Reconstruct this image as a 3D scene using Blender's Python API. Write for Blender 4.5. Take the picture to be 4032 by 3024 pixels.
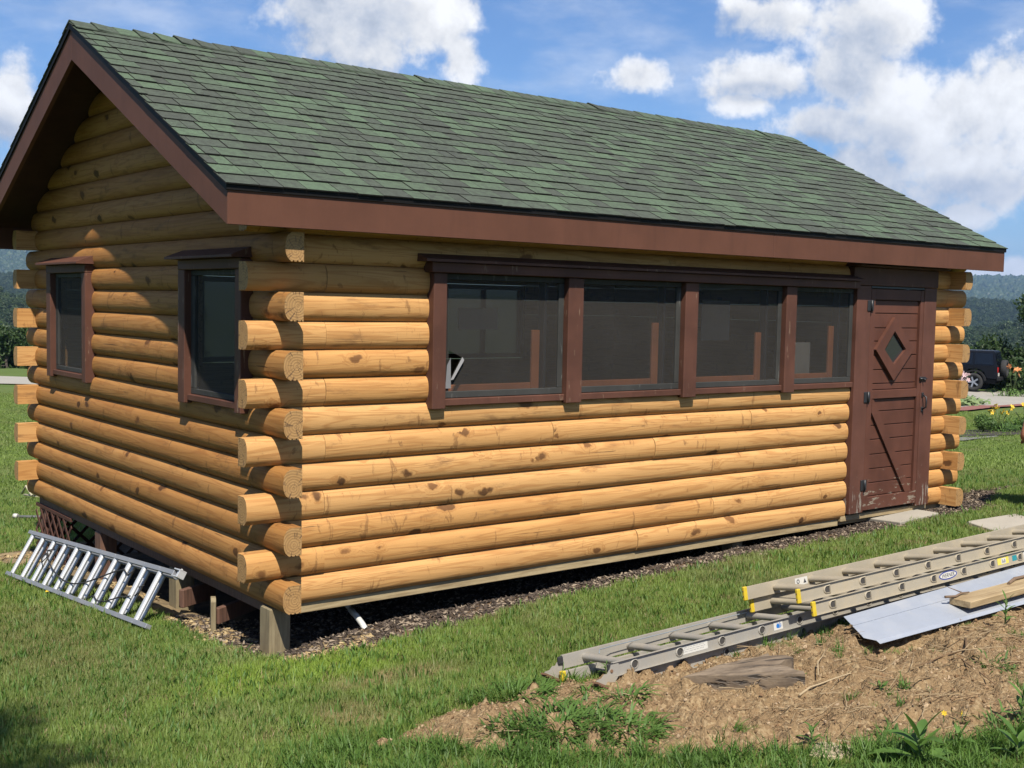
import bpy, bmesh, math, random
import numpy as np
from mathutils import Vector, Matrix, Euler
random.seed(7)
rng = np.random.default_rng(7)
S = bpy.context.scene
for o in list(bpy.data.objects):
    bpy.data.objects.remove(o)
COL = S.collection
R_ = math.radians

# ------------------------------------------------------------------ camera
CAM = np.array([-3.0004, -6.0182, 1.7736])
CR = np.array([0.78776, -0.61565, 0.02027])
CU = np.array([0.02614, 0.06629, 0.99746])
CF = np.array([0.61543, 0.78523, -0.06831])
FH = np.array([0.6169, 0.7871])
RH = np.array([0.7871, -0.6169])
cd = bpy.data.cameras.new('camera')
cam = bpy.data.objects.new('camera', cd)
COL.objects.link(cam)
cd.sensor_width = 36
cd.lens = 41.263
cd.clip_start = 0.05
cd.clip_end = 30000
cam.matrix_world = Matrix(((CR[0], CU[0], -CF[0], CAM[0]), (CR[1], CU[1], -CF[1], CAM[1]),
                           (CR[2], CU[2], -CF[2], CAM[2]), (0, 0, 0, 1)))
S.camera = cam
S.view_settings.view_transform = 'Standard'
S.view_settings.look = 'None'
S.view_settings.gamma = 1
S.view_settings.use_curve_mapping = False
S.view_settings.exposure = 0.95
SUN = Vector((-0.52, -1.0, 1.54)).normalized()

# ------------------------------------------------------------------ node helpers
def nd(nt, typ, ins=None, **props):
    n = nt.nodes.new(typ)
    for k, v in props.items():
        setattr(n, k, v)
    if ins:
        for k, v in ins.items():
            sk = n.inputs[k]
            if isinstance(v, bpy.types.NodeSocket):
                nt.links.new(v, sk)
            elif v is not None:
                sk.default_value = v
    return n
def mth(nt, op, a, b=None, c=None, clamp=False):
    n = nd(nt, 'ShaderNodeMath', {0: a, 1: b, 2: c}, operation=op)
    n.use_clamp = clamp
    return n.outputs[0]
def mixc(nt, f, a, b, blend='MIX'):
    n = nt.nodes.new('ShaderNodeMix')
    n.data_type = 'RGBA'
    n.blend_type = blend
    n.clamp_factor = True
    for idx, v in ((0, f), (6, a), (7, b)):
        sk = n.inputs[idx]
        if isinstance(v, bpy.types.NodeSocket):
            nt.links.new(v, sk)
        else:
            if idx and len(v) == 3:
                v = (*v, 1)
            sk.default_value = v
    return n.outputs[2]
def sstep(nt, x, a, b):
    n = nd(nt, 'ShaderNodeMapRange', {'Value': x, 'From Min': a, 'From Max': b}, interpolation_type='SMOOTHSTEP')
    return n.outputs[0]
def noise(nt, vec, scale, detail=4, rough=0.55, dist=0.0):
    n = nd(nt, 'ShaderNodeTexNoise', {'Vector': vec, 'Scale': scale, 'Detail': detail, 'Roughness': rough, 'Distortion': dist})
    return n.outputs['Fac']
def mapping(nt, vec, scale=(1, 1, 1), loc=(0, 0, 0), rot=(0, 0, 0)):
    n = nd(nt, 'ShaderNodeMapping', {'Vector': vec, 'Location': loc, 'Rotation': rot, 'Scale': scale})
    return n.outputs[0]
def new_mat(name):
    m = bpy.data.materials.new(name)
    m.use_nodes = True
    nt = m.node_tree
    nt.nodes.clear()
    out = nt.nodes.new('ShaderNodeOutputMaterial')
    b = nt.nodes.new('ShaderNodeBsdfPrincipled')
    nt.links.new(b.outputs[0], out.inputs[0])
    return m, nt, b, out
def setin(nt, b, **kw):
    for k, v in kw.items():
        sk = b.inputs[k.replace('_', ' ')]
        if isinstance(v, bpy.types.NodeSocket):
            nt.links.new(v, sk)
        else:
            if hasattr(sk.default_value, '__len__') and len(v) == 3 and len(sk.default_value) == 4:
                v = (*v, 1)
            sk.default_value = v
def bump(nt, b, h, strength=0.3, dist=0.01):
    n = nd(nt, 'ShaderNodeBump', {'Height': h, 'Strength': strength, 'Distance': dist})
    nt.links.new(n.outputs[0], b.inputs['Normal'])
def alb(nt, col, k):
    return mixc(nt, 1.0, col, (k, k, k), 'MULTIPLY')
def objco(nt):
    return nd(nt, 'ShaderNodeTexCoord').outputs['Object']
def wpos(nt):
    return nd(nt, 'ShaderNodeNewGeometry').outputs['Position']
def rnd(nt):
    return nd(nt, 'ShaderNodeObjectInfo').outputs['Random']

# ------------------------------------------------------------------ sky, sun
W = bpy.data.worlds.new('World')
S.world = W
W.use_nodes = True
nt = W.node_tree
nt.nodes.clear()
wo = nt.nodes.new('ShaderNodeOutputWorld')
sky = nd(nt, 'ShaderNodeTexSky', sky_type='NISHITA', sun_disc=False, sun_elevation=math.asin(SUN.z),
         sun_rotation=math.atan2(SUN.x, SUN.y), altitude=350, air_density=1.0, dust_density=0.6, ozone_density=2.2)
SKY_STRENGTH = 0.05
D = nd(nt, 'ShaderNodeTexCoord').outputs['Generated']
sep = nd(nt, 'ShaderNodeSeparateXYZ', {0: D})
dx, dy, dz = sep.outputs
ua = mth(nt, 'ADD', mth(nt, 'MULTIPLY', dx, float(RH[0])), mth(nt, 'MULTIPLY', dy, float(RH[1])))
ub = mth(nt, 'ADD', mth(nt, 'MULTIPLY', dx, float(FH[0])), mth(nt, 'MULTIPLY', dy, float(FH[1])))
U = mth(nt, 'ARCTAN2', ua, ub)
V = mth(nt, 'ARCSINE', dz)
blobs = [(-0.0646,0.2319,0.0434,0.0434),(-0.0466,0.1998,0.0217,0.0335),(-0.1392,0.2288,0.0671,0.0434),(-0.0863,0.2666,0.0671,0.0316),(-0.4038,0.1535,0.0217,0.0335),(-0.4106,0.1323,0.0237,0.0237),(0.1027,0.1890,0.0296,0.0150),(0.1994,0.1882,0.0552,0.0217),(0.1851,0.1665,0.0256,0.0118),(0.2050,0.2400,0.0480,0.0256),(0.2855,0.2228,0.0592,0.0434),(0.2761,0.1916,0.0434,0.0355),(0.3057,0.1623,0.0552,0.0513),(0.3583,0.1500,0.0671,0.0434),(0.3877,0.1697,0.0355,0.0355),(0.3529,0.1182,0.0710,0.0355),(0.2830,0.1085,0.0710,0.0316),(0.2561,0.1491,0.0434,0.0197),(0.3666,0.0767,0.0217,0.0142),(0.3842,0.0997,0.0473,0.0237),(0.3773,0.0278,0.0335,0.0110),(0.4039,0.0335,0.0197,0.0118)]
# the same fair-weather clouds go on round the rest of the sky
_r = random.Random(5)
for i in range(7):
    u_ = _r.uniform(0.55, 2 * math.pi - 0.55)
    u_ = u_ - 2 * math.pi if u_ > math.pi else u_
    v_ = _r.uniform(0.06, 0.95)
    s_ = _r.uniform(0.05, 0.16)
    blobs.append((u_, v_, s_ * 1.4 / max(0.3, math.cos(v_)), s_ * 0.7))
gray = [(-0.1467,0.2212,0.0592,0.0513),(0.2789,0.1195,0.0592,0.0355),(0.3262,0.0934,0.0789,0.0178),(0.1998,0.1755,0.0473,0.0099),(0.2600,0.1417,0.0355,0.0237),(0.2722,0.1988,0.0316,0.0473),(0.1831,0.2262,0.0592,0.0158),(-0.4107,0.1184,0.0237,0.0197)]
for b_ in blobs[22:]:
    gray.append((b_[0], b_[1] - b_[3] * 0.55, b_[2] * 0.8, b_[3] * 0.4))
def blobmax(lst, du=0.0, dv=0.0):
    acc = None
    for (u, v, ru, rv) in lst:
        a = mth(nt, 'MULTIPLY_ADD', U, 1 / ru, -(u + du) / ru)
        c = mth(nt, 'MULTIPLY_ADD', V, 1 / rv, -(v + dv) / rv)
        q = mth(nt, 'MULTIPLY_ADD', a, a, mth(nt, 'MULTIPLY', c, c))
        m = mth(nt, 'SUBTRACT', 1.0, mth(nt, 'SQRT', q))
        acc = m if acc is None else mth(nt, 'MAXIMUM', acc, m)
    return acc
f1 = noise(nt, D, 22.0, 9, 0.62)
f2 = noise(nt, mapping(nt, D, loc=(-0.006, -0.012, 0.016)), 22.0, 9, 0.62)
M = blobmax(blobs)
dens = mth(nt, 'ADD', mth(nt, 'MULTIPLY', mth(nt, 'MAXIMUM', M, -1.0), 0.75), mth(nt, 'MULTIPLY', mth(nt, 'SUBTRACT', f1, 0.5), 1.9))
alpha = sstep(nt, dens, -0.12, 0.40)
wisp = mth(nt, 'MULTIPLY', sstep(nt, noise(nt, mapping(nt, D, scale=(3, 3, 9)), 2.2, 7, 0.6), 0.42, 0.80), 0.42)
alpha = mth(nt, 'MAXIMUM', alpha, wisp)
G = sstep(nt, mth(nt, 'ADD', blobmax(gray), mth(nt, 'MULTIPLY', mth(nt, 'SUBTRACT', f1, 0.5), 1.2)), -0.35, 0.55)
lump = mth(nt, 'MULTIPLY', mth(nt, 'SUBTRACT', f1, f2), 0.9)
lum = mth(nt, 'ADD', mth(nt, 'SUBTRACT', 1.02, mth(nt, 'MULTIPLY', G, 0.30)), lump, clamp=False)
lum = mth(nt, 'MAXIMUM', mth(nt, 'MINIMUM', lum, 1.12), 0.55)
cc = mixc(nt, sstep(nt, lum, 0.55, 0.95), (0.84, 0.93, 1.10), (1.0, 1.0, 1.0))
ccol = nd(nt, 'ShaderNodeVectorMath', {0: cc}, operation='SCALE')
nt.links.new(lum, ccol.inputs['Scale'])
skt = mixc(nt, 1.0, sky.outputs[0], (0.78, 1.04, 1.38), 'MULTIPLY')
bg1 = nd(nt, 'ShaderNodeBackground', {'Color': skt, 'Strength': SKY_STRENGTH})
bg2 = nd(nt, 'ShaderNodeBackground', {'Color': ccol.outputs[0], 'Strength': 0.53})
mx = nd(nt, 'ShaderNodeMixShader', {0: alpha, 1: bg1.outputs[0], 2: bg2.outputs[0]})
nt.links.new(mx.outputs[0], wo.inputs[0])
sd = bpy.data.lights.new('sun', 'SUN')
sun = bpy.data.objects.new('sun', sd)
COL.objects.link(sun)
sd.energy = 5.0
sd.angle = R_(0.53)
sd.color = (1.0, 0.93, 0.82)
sun.rotation_euler = SUN.to_track_quat('Z', 'Y').to_euler()
sun.location = (-5, -10, 15)

# ------------------------------------------------------------------ mesh builder
class MB:
    def __init__(self):
        self.v, self.f, self.m, self.s = [], [], [], []
    def add(self, vs, fs, mi=0, smooth=False):
        o = len(self.v)
        self.v += [tuple(float(c) for c in p) for p in vs]
        for k, f in enumerate(fs):
            self.f.append([i + o for i in f])
            self.m.append(mi[k] if isinstance(mi, (list, tuple)) else mi)
            self.s.append(smooth[k] if isinstance(smooth, (list, tuple)) else smooth)
        return self
    def box(self, lo, hi, bev=0.003, mi=0, M=None):
        lo, hi = np.minimum(lo, hi), np.maximum(lo, hi)
        b = min(bev, *(0.45 * (hi - lo)))
        vs = []
        idx = {}
        for sx in (0, 1):
            for sy in (0, 1):
                for sz in (0, 1):
                    for ax in range(3):
                        p = [0, 0, 0]
                        for k, s in enumerate((sx, sy, sz)):
                            base = (lo, hi)[s][k]
                            p[k] = base if k == ax else base + (b if s == 0 else -b)
                        idx[(sx, sy, sz, ax)] = len(vs)
                        vs.append(p)
        fs = []
        for ax in range(3):
            o1, o2 = [k for k in range(3) if k != ax]
            for s in (0, 1):
                q = []
                for a, c in ((0, 0), (1, 0), (1, 1), (0, 1)):
                    t = [0, 0, 0]
                    t[ax], t[o1], t[o2] = s, a, c
                    q.append(idx[(*t, ax)])
                fs.append(q)
        for ax in range(3):       # edges along ax
            o1, o2 = [k for k in range(3) if k != ax]
            for a in (0, 1):
                for c in (0, 1):
                    t0, t1 = [0, 0, 0], [0, 0, 0]
                    t0[ax], t1[ax] = 0, 1
                    t0[o1] = t1[o1] = a
                    t0[o2] = t1[o2] = c
                    fs.append([idx[(*t0, o1)], idx[(*t1, o1)], idx[(*t1, o2)], idx[(*t0, o2)]])
        for sx in (0, 1):
            for sy in (0, 1):
                for sz in (0, 1):
                    fs.append([idx[(sx, sy, sz, a)] for a in range(3)])
        if M is not None:
            vs = [M @ Vector(p) for p in vs]
        return self.add(vs, fs, mi)
    def prism(self, poly, ax, a, b, mi=0):
        """poly: 2D points in the two other axes (in axis order); extruded along ax from a to b"""
        o = [k for k in range(3) if k != ax]
        n = len(poly)
        vs = []
        for t in (a, b):
            for p in poly:
                q = [0, 0, 0]
                q[ax], q[o[0]], q[o[1]] = t, p[0], p[1]
                vs.append(q)
        fs = [list(range(n)), list(range(2 * n - 1, n - 1, -1))]
        fs += [[i, (i + 1) % n, n + (i + 1) % n, n + i] for i in range(n)]
        return self.add(vs, fs, mi)
    def tube(self, pts, r, n=8, mi=0, cap=True, smooth=True):
        pts = [Vector(p) for p in pts]
        k = len(pts)
        rr = r if hasattr(r, '__len__') else [r] * k
        vs, fs = [], []
        up = Vector((0, 0, 1))
        prev = None
        for i, p in enumerate(pts):
            t = (pts[min(i + 1, k - 1)] - pts[max(i - 1, 0)]).normalized()
            if prev is None:
                u = t.cross(up)
                if u.length < 1e-3:
                    u = t.cross(Vector((1, 0, 0)))
            else:
                u = prev - t * prev.dot(t)
            u.normalize()
            prev = u
            w = t.cross(u)
            for j in range(n):
                a = 2 * math.pi * j / n
                vs.append(p + (u * math.cos(a) + w * math.sin(a)) * rr[i])
        for i in range(k - 1):
            for j in range(n):
                fs.append([i * n + j, i * n + (j + 1) % n, (i + 1) * n + (j + 1) % n, (i + 1) * n + j])
        sm = [smooth] * len(fs)
        if cap:
            fs += [list(range(n))[::-1], [(k - 1) * n + j for j in range(n)]]
            sm += [False, False]
        return self.add(vs, fs, mi, sm)
    def mesh(self, name, mats):
        me = bpy.data.meshes.new(name)
        me.from_pydata(self.v, [], self.f)
        for m in (mats if isinstance(mats, (list, tuple)) else [mats]):
            me.materials.append(m)
        me.polygons.foreach_set('material_index', self.m)
        me.polygons.foreach_set('use_smooth', self.s)
        bm = bmesh.new()
        bm.from_mesh(me)
        bmesh.ops.recalc_face_normals(bm, faces=bm.faces)
        bm.to_mesh(me)
        bm.free()
        return me
    def build(self, name, mats, parent=None, recalc=True):
        return link(name, self.mesh(name, mats), parent)
def link(name, me, parent=None, mw=None):
    o = bpy.data.objects.new(name, me)
    COL.objects.link(o)
    if parent:
        o.parent = parent
    if mw is not None:
        o.matrix_local = mw
    return o
def tag(o, label=None, cat=None, group=None, kind=None):
    if label: o['label'] = label
    if cat: o['category'] = cat
    if group: o['group'] = group
    if kind: o['kind'] = kind
    return o
def thing(name, label, cat, loc=(0, 0, 0), rot=(0, 0, 0), group=None):
    o = bpy.data.objects.new(name, None)
    COL.objects.link(o)
    o.location = loc
    o.rotation_euler = rot
    return tag(o, label, cat, group)
def arrmesh(name, V, Fq, mats, mi=None, smooth=False):
    """fast mesh from numpy: V (n,3), Fq (m,k)"""
    me = bpy.data.meshes.new(name)
    V = np.asarray(V, np.float32)
    Fq = np.asarray(Fq, np.int32)
    m, k = Fq.shape
    me.vertices.add(len(V))
    me.vertices.foreach_set('co', V.ravel())
    me.loops.add(m * k)
    me.loops.foreach_set('vertex_index', Fq.ravel())
    me.polygons.add(m)
    me.polygons.foreach_set('loop_start', np.arange(m, dtype=np.int32) * k)
    for x in (mats if isinstance(mats, (list, tuple)) else [mats]):
        me.materials.append(x)
    if mi is not None:
        me.polygons.foreach_set('material_index', np.asarray(mi, np.int32))
    me.polygons.foreach_set('use_smooth', np.full(m, smooth))
    me.update(calc_edges=True)
    return me
def frame(x, y, z, o):
    return Matrix(((x[0], y[0], z[0], o[0]), (x[1], y[1], z[1], o[1]), (x[2], y[2], z[2], o[2]), (0, 0, 0, 1)))

# ------------------------------------------------------------------ value noise (numpy)
_P = np.random.default_rng(3).random((256, 256))
def vn(x, y):
    xi, yi = np.floor(x).astype(int), np.floor(y).astype(int)
    fx, fy = x - xi, y - yi
    fx, fy = fx * fx * (3 - 2 * fx), fy * fy * (3 - 2 * fy)
    g = lambda a, b: _P[a % 256, b % 256]
    return (g(xi, yi) * (1 - fx) + g(xi + 1, yi) * fx) * (1 - fy) + (g(xi, yi + 1) * (1 - fx) + g(xi + 1, yi + 1) * fx) * fy
def fbm(x, y, o=4):
    s, a, t = 0, 1, 0
    for i in range(o):
        s = s + a * vn(x * 2 ** i + 17 * i, y * 2 ** i + 31 * i)
        t += a
        a *= 0.5
    return s / t
def g0(x, y):
    x = np.asarray(x, float)
    y = np.asarray(y, float)
    Fd = (x - CAM[0]) * FH[0] + (y - CAM[1]) * FH[1]
    near = -.21 + .027 * np.clip(x, -14, 14) - .07 * np.clip(y, -14, 14)
    far = np.maximum(-.45 - .032 * (Fd - 9), -1.8) - 0.12 * np.maximum(Fd - 56, 0)
    s = np.clip((Fd - 10) / 14, 0, 1)
    s = s * s * (3 - 2 * s)
    dip = .085 * np.exp(-((y + 1.40) / .42) ** 2) * np.clip(x / .9, 0, 1) * np.clip((9 - x) / 3, 0, 1)
    return near * (1 - s) + far * s - dip
def gz(x, y):
    x = np.asarray(x, float)
    y = np.asarray(y, float)
    return g0(x, y) + 0.035 * (fbm(x * 1.3 + 50, y * 1.3 + 50, 3) - 0.5)
def G(x, y):
    return float(gz(x, y))

# ------------------------------------------------------------------ materials
def mat_log(name='pine_log', tint=(0.81, 0.80, 0.84)):
    m, nt, b, _ = new_mat(name)
    oc = objco(nt)
    r = rnd(nt)
    off = nd(nt, 'ShaderNodeCombineXYZ', {0: mth(nt, 'MULTIPLY', r, 91.0), 1: mth(nt, 'MULTIPLY', r, 37.0), 2: mth(nt, 'MULTIPLY', r, 53.0)}).outputs[0]
    p = nd(nt, 'ShaderNodeVectorMath', {0: oc, 1: off}, operation='ADD').outputs[0]
    # knots: sparse cells along the log, only some of them used
    kp = mapping(nt, p, scale=(4.6, 8.0, 8.0))
    kw = nd(nt, 'ShaderNodeTexNoise', {'Vector': p, 'Scale': 9.0, 'Detail': 3})
    kpw = nd(nt, 'ShaderNodeVectorMath', {0: kp, 1: mapping(nt, kw.outputs['Color'], scale=(0.55, 0.85, 0.85))}, operation='ADD').outputs[0]
    vor = nd(nt, 'ShaderNodeTexVoronoi', {'Vector': kpw, 'Scale': 1.0, 'Randomness': 1.0})
    d = vor.outputs['Distance']
    cs = nd(nt, 'ShaderNodeSeparateColor', {0: vor.outputs['Color']})
    use = mth(nt, 'GREATER_THAN', cs.outputs[0], 0.79)
    big = mth(nt, 'MULTIPLY_ADD', cs.outputs[1], 0.30, 0.10)
    knot = mth(nt, 'MULTIPLY', mth(nt, 'SUBTRACT', 1.0, sstep(nt, mth(nt, 'DIVIDE', d, big), 0.62, 1.0)), use)
    halo = mth(nt, 'MULTIPLY', mth(nt, 'SUBTRACT', 1.0, sstep(nt, d, 0.1, 0.55)), use)
    # grain: rings of the trunk, cut by the surface, bent round the knots
    gp = nd(nt, 'ShaderNodeVectorMath', {0: mapping(nt, p, scale=(0.55, 11, 11)), 1: nd(nt, 'ShaderNodeCombineXYZ', {0: 0.0, 1: mth(nt, 'MULTIPLY', halo, 0.5), 2: mth(nt, 'MULTIPLY', halo, 0.35)}).outputs[0]}, operation='ADD').outputs[0]
    w0 = noise(nt, gp, 1.1, 4, 0.5, 0.6)
    rings = mth(nt, 'PINGPONG', mth(nt, 'MULTIPLY', w0, 16.0), 1.0)
    fine = noise(nt, mapping(nt, p, scale=(5, 150, 150)), 1.0, 3, 0.6)
    patch = noise(nt, mapping(nt, p, scale=(1.3, 3, 3)), 1.6, 4, 0.6)
    stain = noise(nt, mapping(nt, p, scale=(2.6, 9, 9)), 1.3, 5, 0.65)
    base = mixc(nt, patch, (0.40, 0.195, 0.056), (0.60, 0.335, 0.112))
    base = mixc(nt, sstep(nt, r, 0.0, 1.0), base, mixc(nt, 0.45, base, (0.66, 0.41, 0.165)))
    base = mixc(nt, mth(nt, 'MULTIPLY', sstep(nt, rings, 0.35, 1.0), 0.50), base, (0.31, 0.13, 0.034))
    base = mixc(nt, mth(nt, 'MULTIPLY', fine, 0.34), base, (0.30, 0.14, 0.04))
    base = mixc(nt, mth(nt, 'MULTIPLY', sstep(nt, stain, 0.565, 0.72), 0.62), base, (0.20, 0.105, 0.042))
    base = mixc(nt, mth(nt, 'MULTIPLY', halo, 0.30), base, (0.33, 0.15, 0.04))
    base = mixc(nt, mth(nt, 'MULTIPLY', knot, 0.92), base, mixc(nt, cs.outputs[2], (0.070, 0.032, 0.013), (0.19, 0.085, 0.027)))
    sm_ = noise(nt, mapping(nt, p, scale=(13, 4.0, 4.0)), 1.0, 5, 0.68, 0.8)
    base = mixc(nt, mth(nt, 'MULTIPLY', sstep(nt, sm_, 0.605, 0.67), 0.58), base, (0.17, 0.082, 0.030))
    ck = noise(nt, mapping(nt, p, scale=(1.5, 46, 46)), 1.0, 3, 0.6, 0.4)
    ckm = mth(nt, 'MULTIPLY', sstep(nt, ck, 0.685, 0.70), sstep(nt, patch, 0.45, 0.55))
    base = mixc(nt, mth(nt, 'MULTIPLY', ckm, 0.75), base, (0.10, 0.05, 0.02))
    setin(nt, b, Base_Color=mixc(nt, 1.0, base, tint, 'MULTIPLY'), Roughness=mth(nt, 'MULTIPLY_ADD', fine, 0.2, 0.60))
    b.inputs['Specular IOR Level'].default_value = 0.22
    h = mth(nt, 'ADD', mth(nt, 'MULTIPLY', fine, 0.6), mth(nt, 'ADD', mth(nt, 'MULTIPLY', rings, 0.35), mth(nt, 'MULTIPLY', knot, -0.6)))
    bump(nt, b, h, 0.35, 0.004)
    return m
def mat_endgrain():
    m, nt, b, _ = new_mat('pine_end_grain')
    oc = objco(nt)
    r = rnd(nt)
    c = nd(nt, 'ShaderNodeVectorMath', {0: oc, 1: nd(nt, 'ShaderNodeCombineXYZ', {0: 0.0, 1: mth(nt, 'MULTIPLY_ADD', r, 0.03, 0.045), 2: mth(nt, 'MULTIPLY_ADD', r, -0.05, -0.06)}).outputs[0]}, operation='ADD').outputs[0]
    w = nd(nt, 'ShaderNodeTexNoise', {'Vector': oc, 'Scale': 16.0, 'Detail': 3})
    cw = nd(nt, 'ShaderNodeVectorMath', {0: c, 1: mapping(nt, w.outputs['Color'], scale=(0, .02, .02))}, operation='ADD').outputs[0]
    sp = nd(nt, 'ShaderNodeSeparateXYZ', {0: cw})
    rad = mth(nt, 'SQRT', mth(nt, 'ADD', mth(nt, 'MULTIPLY', sp.outputs[1], sp.outputs[1]), mth(nt, 'MULTIPLY', sp.outputs[2], sp.outputs[2])))
    ring = mth(nt, 'PINGPONG', mth(nt, 'MULTIPLY', rad, 130.0), 1.0)
    ang = mth(nt, 'ARCTAN2', sp.outputs[1], sp.outputs[2])
    crk = noise(nt, nd(nt, 'ShaderNodeCombineXYZ', {0: mth(nt, 'MULTIPLY', ang, 3.0), 1: mth(nt, 'MULTIPLY', rad, 5.0), 2: mth(nt, 'MULTIPLY', r, 40.0)}).outputs[0], 2.0, 3, 0.6)
    pt = noise(nt, oc, 22.0, 4, 0.6)
    base = mixc(nt, pt, (0.33, 0.175, 0.055), (0.50, 0.30, 0.115))
    base = mixc(nt, mth(nt, 'MULTIPLY', sstep(nt, ring, 0.35, 1.0), 0.45), base, (0.20, 0.10, 0.035))
    base = mixc(nt, mth(nt, 'MULTIPLY', sstep(nt, crk, 0.585, 0.64), 0.85), base, (0.10, 0.05, 0.02))
    setin(nt, b, Base_Color=alb(nt, base, 0.70), Roughness=0.75)
    bump(nt, b, mth(nt, 'SUBTRACT', ring, mth(nt, 'MULTIPLY', sstep(nt, crk, 0.64, 0.70), 2.0)), 0.4, 0.002)
    return m
def mat_paint(name, col, rough=0.6, wear=0.0, wearcol=(0.30, 0.26, 0.21), zfade=None, var=0.25, bmp=0.25):
    m, nt, b, _ = new_mat(name)
    p = wpos(nt)
    n1 = noise(nt, p, 3.0, 5, 0.6)
    n2 = noise(nt, p, 60.0, 3, 0.6)
    st_ = noise(nt, mapping(nt, p, scale=(14, 14, 1.6)), 1.0, 4, 0.6)
    dark = tuple(c * (1 - var) for c in col)
    lite = tuple(min(1, c * (1 + var * 0.8)) for c in col)
    base = mixc(nt, sstep(nt, n1, 0.25, 0.75), dark, lite)
    base = mixc(nt, mth(nt, 'MULTIPLY', sstep(nt, st_, 0.48, 0.72), 0.30), base, tuple(c * 0.62 for c in col))
    base = mixc(nt, mth(nt, 'MULTIPLY', n2, 0.16), base, tuple(c * 0.6 for c in col))
    hgt = n2
    if wear:
        n3 = noise(nt, mapping(nt, p, scale=(5, 5, 22)) if zfade == 'h' else mapping(nt, p, scale=(26, 26, 3.5)), 1.2, 6, 0.68)
        th = wear
        if zfade:
            z = nd(nt, 'ShaderNodeSeparateXYZ', {0: p}).outputs[2]
            th = mth(nt, 'ADD', mth(nt, 'MULTIPLY', sstep(nt, z, 0.1, 0.75), 0.17), wear)
        k = sstep(nt, mth(nt, 'SUBTRACT', n3, th), 0.0, 0.035)
        base = mixc(nt, k, base, mixc(nt, n2, wearcol, tuple(c * 1.7 for c in wearcol)))
        hgt = mth(nt, 'SUBTRACT', mth(nt, 'MULTIPLY', n2, 0.5), k)
    setin(nt, b, Base_Color=alb(nt, base, 0.56), Roughness=rough)
    b.inputs['Specular IOR Level'].default_value = 0.22
    bump(nt, b, hgt, bmp, 0.003)
    return m
def mat_simple(name, col, rough=0.6, metal=0.0, var=0.2, scale=8.0, bmp=0.0, spec=0.5):
    m, nt, b, _ = new_mat(name)
    p = objco(nt)
    n1 = noise(nt, p, scale, 5, 0.6)
    base = mixc(nt, n1, tuple(c * (1 - var) for c in col), tuple(min(1, c * (1 + var)) for c in col))
    setin(nt, b, Base_Color=alb(nt, base, 0.60), Roughness=rough, Metallic=metal)
    b.inputs['Specular IOR Level'].default_value = spec
    if bmp:
        bump(nt, b, noise(nt, p, scale * 6, 4, 0.6), bmp, 0.004)
    return m
def mat_wood(name, col, dark, axis=0, rough=0.75, gs=60, crack=0.0):
    m, nt, b, _ = new_mat(name)
    p = objco(nt)
    sc = [gs] * 3
    sc[axis] = 3.0
    g = noise(nt, mapping(nt, p, scale=sc), 1.0, 5, 0.65)
    n = noise(nt, p, 6.0, 4, 0.6)
    base = mixc(nt, sstep(nt, g, 0.35, 0.7), col, dark)
    base = mixc(nt, mth(nt, 'MULTIPLY', sstep(nt, n, 0.45, 0.75), 0.5), base, dark)
    h = g
    if crack:
        sc2 = [gs * 0.45] * 3
        sc2[axis] = 1.6
        ck = sstep(nt, noise(nt, mapping(nt, p, scale=sc2), 1.0, 4, 0.7), 0.56, 0.64)
        base = mixc(nt, mth(nt, 'MULTIPLY', ck, crack), base, tuple(c * 0.25 for c in dark))
        h = mth(nt, 'SUBTRACT', g, mth(nt, 'MULTIPLY', ck, 2.5))
    setin(nt, b, Base_Color=alb(nt, base, 0.66), Roughness=rough)
    bump(nt, b, h, 0.5, 0.006)
    return m
def mat_metal(name, col, rough=0.4, scr=0.3, metal=1.0, dirt=0.0, dirtcol=(0.2, 0.15, 0.09), axis=0):
    m, nt, b, _ = new_mat(name)
    p = objco(nt)
    n1 = noise(nt, p, 9.0, 5, 0.65)
    sc = [160] * 3
    sc[axis] = 4
    n2 = noise(nt, mapping(nt, p, scale=sc), 1.0, 3, 0.6)
    base = mixc(nt, n1, tuple(c * 0.82 for c in col), col)
    met = metal
    rg = mth(nt, 'MULTIPLY_ADD', n2, scr, rough)
    if dirt:
        k = mth(nt, 'MULTIPLY', sstep(nt, noise(nt, p, 5.0, 7, 0.7), 0.46, 0.68), dirt)
        base = mixc(nt, k, base, dirtcol)
        met = mth(nt, 'MULTIPLY', mth(nt, 'SUBTRACT', 1.0, k), metal)
        rg = mth(nt, 'ADD', rg, mth(nt, 'MULTIPLY', k, 0.4), clamp=True)
    setin(nt, b, Base_Color=base, Roughness=rg, Metallic=met)
    bump(nt, b, mth(nt, 'ADD', n2, n1), 0.06, 0.003)
    return m
def mat_shingle(name, col, band):
    m, nt, b, _ = new_mat(name)
    p = wpos(nt)
    n1 = noise(nt, p, 260.0, 2, 0.6)
    n2 = noise(nt, p, 26.0, 4, 0.6)
    n3 = noise(nt, p, 1.1, 3, 0.5)
    base = mixc(nt, sstep(nt, n1, 0.3, 0.7), tuple(c * 0.68 for c in col), tuple(c * 1.34 for c in col))
    base = mixc(nt, mth(nt, 'MULTIPLY', sstep(nt, n2, 0.40, 0.66), 0.42 + band), base, (0.046, 0.050, 0.046))
    base = mixc(nt, mth(nt, 'MULTIPLY', n3, 0.22), base, (0.10, 0.115, 0.075))
    setin(nt, b, Base_Color=alb(nt, base, 0.66), Roughness=0.93)
    b.inputs['Specular IOR Level'].default_value = 0.2
    bump(nt, b, n1, 0.5, 0.003)
    return m
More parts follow.
